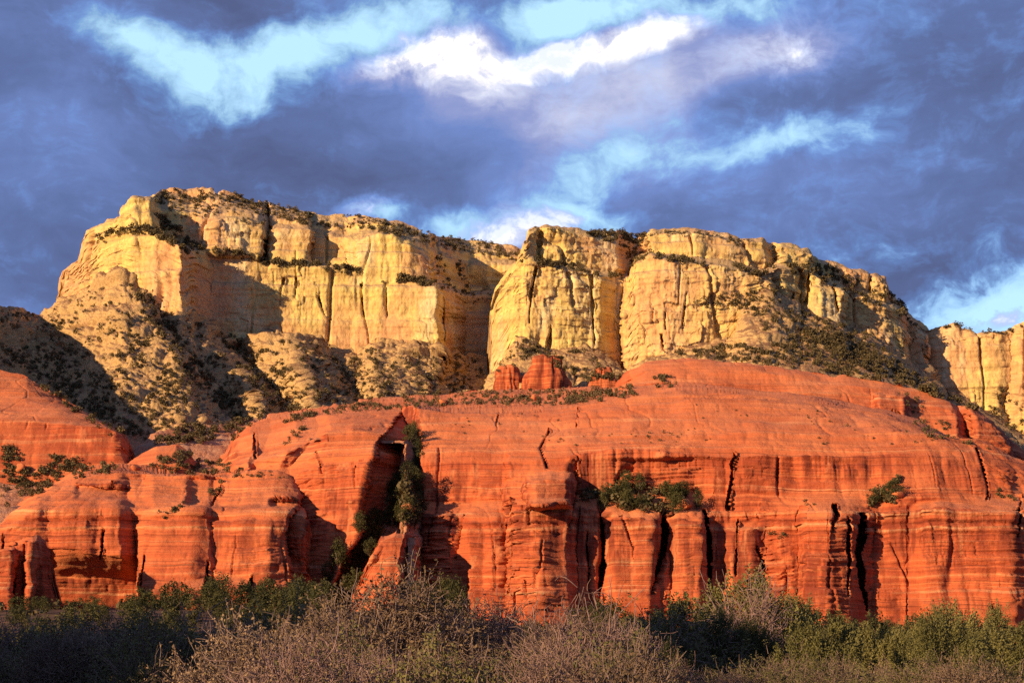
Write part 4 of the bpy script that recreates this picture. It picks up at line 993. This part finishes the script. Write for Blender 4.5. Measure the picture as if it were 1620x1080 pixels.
RIM_C = band(SK2, 836, 1230, 1, 8)
ZONES = [
    ([(628, 770), (660, 760), (664, 835), (612, 836), (600, 850), (560, 930), (525, 950), (560, 880), (606, 820)], 52, (2.4, 6.5), 0.0, 0.0, "juniper climbing the gully between the red cliffs", "junipers in the gully"),  # polygon, how many, height range, flattest normal allowed, noise patchiness, label, group
    (band(SK1, 245, 830, 1, 20), 420, (2.2, 5.0), 0.0, 0.2, "dark pinyon on the rounded summit of the left mesa", "pinyons on the summit of the left mesa"),
    ([(250, 330), (330, 320), (420, 350), (430, 362), (340, 345), (280, 345)], 60, (2.0, 4.5), 0.0, 0.0, "dark pinyon on the rounded summit of the left mesa", "pinyons on the summit of the left mesa"),
    (band(LO1, 150, 690, 3, 9), 210, (2.0, 4.6), 0.0, 0.3, "low dark shrub on the ledge halfway up the left mesa", "shrubs on the ledge of the left mesa"),
    ([(248, 345), (262, 345), (330, 400), (310, 405), (285, 390), (255, 365)], 50, (2.5, 5), 0.0, 0.0, "low dark shrub on the ledge halfway up the left mesa", "shrubs on the ledge of the left mesa"),
    ([(690, 390), (735, 420), (745, 470), (700, 460), (690, 430)], 40, (2.0, 4.5), 0.0, 0.3, "low dark shrub on the ledge halfway up the left mesa", "shrubs on the ledge of the left mesa"),
    (RIM_C, 90, (1.6, 4.0), 0.0, 0.3, "small pinyon along the rim of the golden mesa", "pinyons along the rim of the golden mesa"),
    ([(925, 367), (1022, 368), (1012, 395), (1000, 425), (985, 395), (960, 384)], 110, (2.5, 5.5), 0.0, 0.0, "small pinyon along the rim of the golden mesa", "pinyons along the rim of the golden mesa"),
    (band(LO2, 845, 1215, 2, 8), 120, (1.8, 4.2), 0.0, 0.4, "dark shrub on the ledge below the rim of the golden mesa", "shrubs on the ledge of the golden mesa"),
    ([(1215, 425), (1290, 415), (1420, 470), (1450, 520), (1400, 490), (1300, 450), (1240, 430)], 90, (2.0, 5.0), 0.0, 0.2, "dark shrub on the ledge below the rim of the golden mesa", "shrubs on the ledge of the golden mesa"),
    ([(0, 488), (55, 498), (95, 482), (195, 443), (290, 505), (335, 515), (430, 640), (420, 690), (260, 710), (150, 660), (0, 560)], 900, (1.8, 4.6), 0.0, 0.45, "dark green bush dotting the tan talus under the left mesa", "bushes on the left talus"),
    ([(0, 500), (60, 530), (130, 600), (230, 690), (170, 690), (60, 610), (0, 570)], 150, (2.2, 5.0), 0.0, 0.0, "dark green bush dotting the tan talus under the left mesa", "bushes on the left talus"),
    ([(205, 450), (240, 470), (330, 590), (405, 680), (370, 670), (290, 590), (220, 490)], 170, (2.6, 5.6), 0.0, 0.0, "dark green bush dotting the tan talus under the left mesa", "bushes on the left talus"),
    ([(340, 525), (440, 560), (480, 650), (430, 650), (390, 600)], 150, (2.6, 5.6), 0.0, 0.2, "dark green bush dotting the tan talus under the left mesa", "bushes on the left talus"),
    ([(440, 540), (760, 565), (770, 612), (640, 632), (470, 640)], 420, (2.0, 4.6), 0.0, 0.35, "dark green bush dotting the tan talus under the left mesa", "bushes on the left talus"),
    ([(735, 470), (775, 455), (775, 480), (745, 495)], 14, (2.0, 4.6), 0.0, 0.0, "dark green bush dotting the tan talus under the left mesa", "bushes on the left talus"),
    ([(815, 530), (850, 545), (880, 560), (925, 552), (980, 600), (930, 605), (900, 590), (840, 565), (800, 590), (780, 600)], 140, (2.2, 4.8), 0.0, 0.2, "bush on the slope around the three small red buttes", "bushes around the small red buttes"),
    ([(1095, 478), (1140, 463), (1225, 458), (1240, 480), (1200, 500), (1120, 490)], 110, (2.2, 4.8), 0.0, 0.1, "olive green juniper on the apron under the golden mesa", "junipers on the right apron"),
    ([(1190, 490), (1260, 490), (1380, 530), (1440, 590), (1560, 648), (1540, 650), (1440, 612), (1300, 588), (1100, 565), (1050, 560), (1160, 545), (1230, 560)], 620, (2.2, 5.4), 0.0, 0.15, "olive green juniper on the apron under the golden mesa", "junipers on the right apron"),
    ([(1260, 520), (1340, 530), (1430, 590), (1500, 640), (1440, 610), (1330, 570)], 150, (3.5, 6.5), 0.0, 0.0, "olive green juniper on the apron under the golden mesa", "junipers on the right apron"),
    ([(1560, 645), (1590, 610), (1620, 650), (1620, 690), (1590, 680)], 40, (3.0, 6.0), 0.0, 0.0, "olive green juniper on the apron under the golden mesa", "junipers on the right apron"),
    ([(1470, 520), (1510, 514), (1590, 527), (1620, 512), (1620, 518), (1590, 532), (1510, 519)], 30, (3.0, 6.5), 0.0, 0.0, "small tree silhouetted on the distant rim at the right edge", "trees on the distant rim"),
    ([(560, 640), (700, 625), (1000, 612), (1010, 625), (900, 642), (760, 640), (660, 645), (560, 652)], 330, (1.3, 3.2), 0.0, 0.2, "low bush on the bench above the red dome", "bushes on the bench above the dome"),
    ([(900, 625), (960, 620), (985, 628), (930, 640)], 14, (2.5, 4.0), 0.0, 0.0, "low bush on the bench above the red dome", "bushes on the bench above the dome"),
    ([(1028, 600), (1060, 590), (1075, 612), (1035, 615)], 16, (2.0, 3.6), 0.0, 0.0, "low bush on the bench above the red dome", "bushes on the bench above the dome"),
    ([(430, 668), (470, 655), (560, 640), (600, 636), (600, 645), (520, 655), (440, 672)], 60, (1.6, 3.2), 0.0, 0.1, "bush on the rounded top of the buttress beside the gully", "bushes on the middle buttress"),
    ([(455, 690), (490, 668), (485, 682), (450, 705)], 12, (1.5, 2.6), 0.0, 0.0, "bush on the rounded top of the buttress beside the gully", "bushes on the middle buttress"),
    ([(1420, 622), (1440, 622), (1500, 690), (1480, 700), (1455, 680)], 26, (1.6, 3.2), 0.0, 0.0, "shrub in the slanting cleft near the right end of the dome", "shrubs in the slanting cleft"),
    ([(1480, 660), (1540, 700), (1530, 706), (1490, 690)], 14, (1.6, 2.8), 0.0, 0.0, "shrub in the slanting cleft near the right end of the dome", "shrubs in the slanting cleft"),
    ([(830, 690), (1100, 680), (1100, 700), (900, 706)], 24, (0.8, 1.7), 0.0, 0.3, "tiny shrub on the smooth slope of the red dome", "tiny shrubs on the dome"),
    ([(1080, 640), (1500, 650), (1600, 720), (1420, 705), (1100, 700)], 46, (0.7, 1.7), 0.0, 0.4, "tiny shrub on the smooth slope of the red dome", "tiny shrubs on the dome"),
    ([(700, 650), (900, 650), (900, 680), (720, 690)], 12, (0.8, 1.8), 0.0, 0.0, "tiny shrub on the smooth slope of the red dome", "tiny shrubs on the dome"),
    ([(0, 708), (70, 712), (140, 735), (190, 738), (170, 750), (90, 760), (50, 790), (0, 740)], 130, (1.8, 4.0), 0.0, 0.15, "green bush on the bench below the far left knoll", "bushes on the left bench"),
    ([(0, 750), (60, 770), (30, 800), (0, 812)], 26, (1.4, 3.0), 0.0, 0.3, "green bush on the bench below the far left knoll", "bushes on the left bench"),
    ([(225, 738), (290, 712), (330, 728), (390, 735), (380, 752), (270, 750)], 75, (1.8, 3.8), 0.0, 0.0, "green bush behind the top of the left buttress", "bushes behind the left buttress"),
    ([(360, 745), (450, 748), (460, 756), (360, 757)], 24, (1.0, 2.0), 0.0, 0.0, "green bush behind the top of the left buttress", "bushes behind the left buttress"),
    ([(240, 815), (290, 795), (300, 808), (250, 828)], 12, (1.0, 2.0), 0.0, 0.0, "small bush on a ledge of the left buttress", "bushes on ledges of the left buttress"),
    ([(330, 780), (350, 765), (355, 772), (338, 790)], 6, (1.2, 2.4), 0.0, 0.0, "small bush on a ledge of the left buttress", "bushes on ledges of the left buttress"),
    ([(645, 685), (664, 700), (664, 755), (648, 760)], 10, (3.5, 6.0), 0.0, 0.0, "juniper in the narrow top of the gully", "junipers in the top of the gully"),
    ([(628, 765), (664, 750), (668, 835), (640, 835), (612, 835), (612, 800)], 30, (2.4, 6.0), 0.0, 0.0, "juniper halfway up the gully above the small red fin", "junipers halfway up the gully"),
    ([(580, 830), (606, 838), (575, 910), (550, 960), (505, 965), (515, 920), (545, 880)], 34, (4.0, 7.5), 0.0, 0.0, "juniper on the debris left of the small red fin", "junipers on the debris of the gully"),
    ([(915, 785), (950, 775), (1090, 785), (1110, 812), (1060, 817), (1000, 812), (940, 808)], 46, (2.6, 5.6), 0.0, 0.0, "juniper on the ledge halfway up the red wall", "junipers on the wall ledge"),
    ([(1365, 805), (1420, 745), (1428, 755), (1415, 800)], 14, (2.2, 5.0), 0.0, 0.0, "juniper in the slanting nook right of the dark clefts", "junipers in the right nook"),
    ([(1205, 835), (1240, 835), (1245, 856), (1210, 858)], 7, (1.2, 2.4), 0.0, 0.0, "shrub on a small shelf of the red wall", "shrubs on the wall shelves"),
    ([(1272, 792), (1290, 790), (1290, 800), (1272, 800)], 3, (1.4, 2.2), 0.0, 0.0, "shrub on a small shelf of the red wall", "shrubs on the wall shelves"),
    ([(1575, 770), (1615, 785), (1610, 795), (1575, 785)], 5, (2.0, 3.6), 0.0, 0.0, "shrub on a small shelf of the red wall", "shrubs on the wall shelves"),
]
rnd = random.Random(77)
plants = []
for poly, n, (h0, h1), nz, patchy, label, group in ZONES:
    x0, x1 = min(p[0] for p in poly), max(p[0] for p in poly); y0, y1 = min(p[1] for p in poly), max(p[1] for p in poly)
    got = tries = 0
    if n >= 90: n = int(n * 1.5)
    while got < n and tries < n * 40:
        tries += 1
        x, y = rnd.uniform(x0, x1), rnd.uniform(y0, y1)
        if not inside(poly, x, y): continue
        p, nn = surface(x, y)
        if p is None: continue
        if abs(nn[2]) < 0.22 and rnd.random() < 0.75: continue
        if patchy and float(vnoise(p[0] / 11, p[1] / 11, p[2] / 11, 610)) < patchy - 0.55 + 0.5 * rnd.random() - 0.25: continue
        h = (0.95 if 'gully' in group or 'ledge' in group or 'nook' in group else 0.62) * (h0 + (h1 - h0) * rnd.random() ** 2)
        plants.append((h / p[1] * FPX, h, p, label, group)); got += 1

# trees along the foot of the cliffs, standing on the valley floor
def foot(n, px0, px1, y0, y1, h0, h1, label, group):
    for _ in range(n):
        y = rnd.uniform(y0, y1); px = rnd.uniform(px0, px1)
        x = (px - W0 / 2) / FPX * y
        h = rnd.uniform(h0, h1)
        plants.append((h / y * FPX, h, np.array([x, y, float(ground_z(x, y))]), label, group))


foot(34, 215, 520, 225, 292, 4.0, 7.0, "dark juniper lining the foot of the left buttress", "junipers at the foot of the left buttress")
foot(26, 20, 520, 150, 225, 3.0, 5.5, "dark juniper on the flat before the left buttress", "junipers on the flat before the left buttress")
foot(20, -10, 225, 200, 285, 2.0, 3.6, "dark juniper in the shade below the jagged spur", "junipers below the jagged spur")
foot(10, 640, 735, 270, 312, 5.0, 8.0, "tall juniper at the mouth of the gully", "junipers at the gully mouth")
foot(12, 905, 1010, 240, 300, 4.0, 6.5, "juniper at the foot of the dark clefts", "junipers at the foot of the clefts")
foot(34, 1000, 1640, 200, 300, 3.0, 6.0, "juniper at the foot of the big red wall", "junipers at the foot of the red wall")
foot(40, 560, 1640, 90, 200, 2.6, 4.5, "bush on the flat before the red cliffs", "bushes on the flat")
foot(40, -20, 560, 80, 150, 2.0, 3.6, "bush behind the shaded shrubs in the lower left", "bushes behind the shaded shrubs")

plants.sort(key=lambda q: -q[0])
for k, (pxh, h, p, label, group) in enumerate(plants[:300]):
    tr, cr = (TREES_MID if pxh > 14 else TREES_SMALL)[k % 4]
    s_ = h / 5.0
    put("juniper_tree", (p[0], p[1], p[2] - 0.12 * h), rnd.uniform(0, 6.28), (s_ * rnd.uniform(0.85, 1.2), s_ * rnd.uniform(0.85, 1.2), s_), label, "tree", group, [("trunk", tr), ("crown", cr)])

# everything smaller: one mass of scrub
rng = np.random.default_rng(5)
rest = plants[300:]
Cs, Ss = [], []
for pxh, h, p, label, group in rest:
    m = 64 if pxh > 8 else 44
    q = rng.normal(size=(m, 3)); q /= np.linalg.norm(q, axis=1, keepdims=True); q *= rng.random((m, 1)) ** 0.4
    Cs.append(p + np.array([0, 0, 0.36 * h]) + q * np.array([0.55, 0.55, 0.42]) * h * rng.uniform(0.75, 1.15)); Ss.append(np.full(m, 0.135 * h) * rng.uniform(0.6, 1.3, m))
V, F = leaf_quads(np.concatenate(Cs), np.concatenate(Ss), rng, None, 0.8)
ob = bpy.data.objects.new("scrub_vegetation", tri_mesh("scrub_vegetation", V, F, LEAF_FAR))
scene.collection.objects.link(ob)
ob['kind'] = 'stuff'; ob['label'] = "small dark scrub scattered over the ledges, benches and talus slopes"

# ------------------------------------------------------------------ foreground scrub
def at_ground(px, y):
    x = (px - W0 / 2) / FPX * y
    return x, y, float(ground_z(x, y))


def near(kind, px, y, py_top, wide, label, cat, group=None, sink=0.0):
    """a plant on the ground at distance y whose top reaches row py_top"""
    x, y, z = at_ground(px, y)
    top = (HOR - py_top) / FPX * y
    name, protos, ph, parts = {'shrub': ('twiggy_shrub', SHRUBS[:3], None, ('stem', 'twig', 'foliage')), 'green': ('leafy_shrub', GREENS, None, ('stem', 'twig', 'foliage')), 'bare': ('bare_shrub', BARE, None, ('stem', 'twig', 'foliage')),
                               'tree': ('juniper_tree', TREES_NEAR, None, ('trunk', 'crown'))}[kind]
    pr = protos[rnd.randrange(len(protos))]
    zs = np.empty(len(pr[1].vertices) * 3, np.float32); pr[1].vertices.foreach_get('co', zs)
    h = float(np.percentile(zs[2::3], 97.5))
    s_ = (top - z) / h
    put(name, (x, y, z - sink), rnd.uniform(0, 6.28), (s_ * wide, s_ * wide, s_), label, cat, group, list(zip(parts, pr)))


near('shrub', 620, 24, 940, 1.15, "largest tangled pinkish grey shrub in the middle of the near scrub", "shrub")
near('shrub', 770, 25, 972, 1.0, "round twiggy shrub under the square cut red pillar", "shrub")
near('bare', 925, 21, 968, 1.0, "pale bare branched shrub below the dark clefts", "shrub")
near('shrub', 885, 23, 995, 1.0, "brown shrub beneath the pale bare branches", "shrub")
near('shrub', 985, 24, 1000, 0.9, "brown shrub right of the pale bare branches", "shrub")
near('shrub', 400, 17, 1014, 1.0, "tan leafy shrub beside the shaded scrub on the left", "shrub")
near('shrub', 500, 20, 996, 0.95, "tan shrub between the shaded scrub and the largest shrub", "shrub")
near('bare', 330, 36, 988, 1.3, "pale bare shrub behind the shaded scrub on the left", "shrub")
near('green', 455, 34, 985, 1.1, "olive leafy shrub behind the tan shrubs", "shrub")
near('tree', 1175, 50, 922, 1.15, "tall olive juniper with pale stems before the red wall", "tree")
near('bare', 1180, 46, 935, 0.9, "pale bare stems in front of the tallest near juniper", "shrub")
near('tree', 1105, 48, 958, 1.2, "olive juniper left of the tallest near juniper", "tree")
near('tree', 1250, 54, 955, 1.1, "olive juniper right of the tallest near juniper", "tree")
near('green', 1050, 40, 985, 1.2, "low olive bush between the bare branches and the junipers", "shrub")
for i in range(24):
    px = 1050 + 540 * (i + 0.5 * rnd.random()) / 24
    near('tree', px, rnd.uniform(32, 60), 970 + rnd.uniform(-8, 66), 1.0, "yellow green juniper in the sunlit thicket on the right", "tree", "junipers in the right thicket")
near('tree', 1605, 30, 1002, 1.3, "dark green juniper in the lower right corner", "tree")
for i in range(10):
    near(('shrub', 'green', 'shrub', 'shrub', 'green')[i % 5], 420 + 620 * (i + rnd.random()) / 10, rnd.uniform(11, 17), rnd.uniform(1036, 1074), rnd.uniform(0.7, 1.05), "brown twiggy shrub along the bottom of the picture", "shrub", "twiggy shrubs along the bottom")
for i in range(12):
    near(('shrub', 'green')[i % 2], 1030 + 560 * (i + rnd.random()) / 12, rnd.uniform(18, 28), rnd.uniform(1052, 1075), 1.0, "low shrub in front of the junipers on the right", "shrub", "low shrubs before the right thicket")
for i in range(22):
    near(('shrub', 'green')[i % 2], -30 + 330 * rnd.random(), rnd.uniform(23, 38), rnd.uniform(996, 1046), 1.05, "shaded dark shrub in the lower left corner", "shrub", "shaded shrubs in the lower left")

# ------------------------------------------------------------------ boulders
def make_boulder(seed):
    rng = np.random.default_rng(seed)
    n, m_ = 12, 18
    th, ph = np.linspace(0.02, math.pi - 0.02, n), np.linspace(0, 2 * math.pi, m_, endpoint=False)
    T, F_ = np.meshgrid(th, ph, indexing='ij')
    D = np.stack([np.sin(T) * np.cos(F_), np.sin(T) * np.sin(F_), np.cos(T)], -1)
    planes = rng.normal(size=(11, 3)); planes /= np.linalg.norm(planes, axis=1, keepdims=True)
    dist = rng.uniform(0.62, 1.0, 11)
    r = np.min(np.where(D @ planes.T > 0.05, dist / np.maximum(D @ planes.T, 0.05), 9), axis=-1)
    V = (D * np.minimum(r, 1.15)[..., None] * np.array([1.1, 0.9, 0.75])).reshape(-1, 3)
    idx = np.arange(n * m_).reshape(n, m_); nx_ = np.roll(idx, -1, 1)
    F = np.stack([idx[:-1], idx[1:], nx_[1:], nx_[:-1]], -1).reshape(-1, 4)
    me = tri_mesh("boulder", V, F, RED)
    return me


ROCKS = [make_boulder(700 + i) for i in range(6)]
for i, (px, py, size, lab) in enumerate([(951, 808, 1.5, "pale block resting on the ledge halfway up the red wall"), (1084, 802, 1.9, "flat pale boulder near the right end of the wall ledge"), (646, 806, 1.6, "pale boulder among the gully junipers"), (618, 800, 1.3, "red boulder in the gully beside the dark wall"),
        (590, 885, 1.1, "small red boulder low in the gully"), (1418, 782, 1.3, "orange block in the slanting nook of the wall"), (700, 640, 1.8, "boulder on the bench left of the little buttes"), (845, 632, 1.6, "boulder on the bench below the little buttes"), (215, 742, 1.2, "boulder beside the smooth red slab"), (30, 742, 1.6, "pale boulder on the far left bench")]):
    p, nn = surface(px, py)
    if p is None: continue
    o = bpy.data.objects.new("boulder", ROCKS[i % 6]); scene.collection.objects.link(o)
    o.location = (p[0], p[1] - 0.3, p[2] + 0.35 * size); o.scale = (size,) * 3; o.rotation_euler = (0, 0, i * 1.3)
    o['label'], o['category'] = lab, "boulder"
for i in range(1, 22, 2):
    y = rnd.uniform(215, 300); px = rnd.uniform(1480, 1620)
    x = (px - W0 / 2) / FPX * y; sz = rnd.uniform(0.5, 1.4)
    o = bpy.data.objects.new("boulder", ROCKS[i % 6]); scene.collection.objects.link(o)
    o.location = (x, y, float(ground_z(x, y)) + 0.3 * sz); o.scale = (sz,) * 3; o.rotation_euler = (0, 0, i * 0.9)
    o['label'] = "red boulder at the right foot of the big wall"
    o['category'] = "boulder"; o['group'] = "boulders at the right foot of the wall"

# ------------------------------------------------------------------ tell members of small groups apart, from left to right
ORD = ("first second third fourth fifth sixth seventh eighth ninth tenth eleventh twelfth thirteenth fourteenth fifteenth sixteenth seventeenth eighteenth nineteenth twentieth "
       "twenty-first twenty-second twenty-third twenty-fourth twenty-fifth twenty-sixth twenty-seventh twenty-eighth twenty-ninth thirtieth thirty-first thirty-second thirty-third thirty-fourth thirty-fifth thirty-sixth thirty-seventh thirty-eighth thirty-ninth fortieth").split()
groups = {}
for o in scene.objects:
    if o.parent is None and 'group' in o: groups.setdefault(o['group'], []).append(o)
for g, mem in groups.items():
    if 1 < len(mem) <= len(ORD):
        mem.sort(key=lambda o: o.location.x / max(o.location.y, 1))
        for k, o in enumerate(mem):
            o['label'] = o['label'] + ", " + (ORD[k] if k else "leftmost") + (" from left" if k else "")
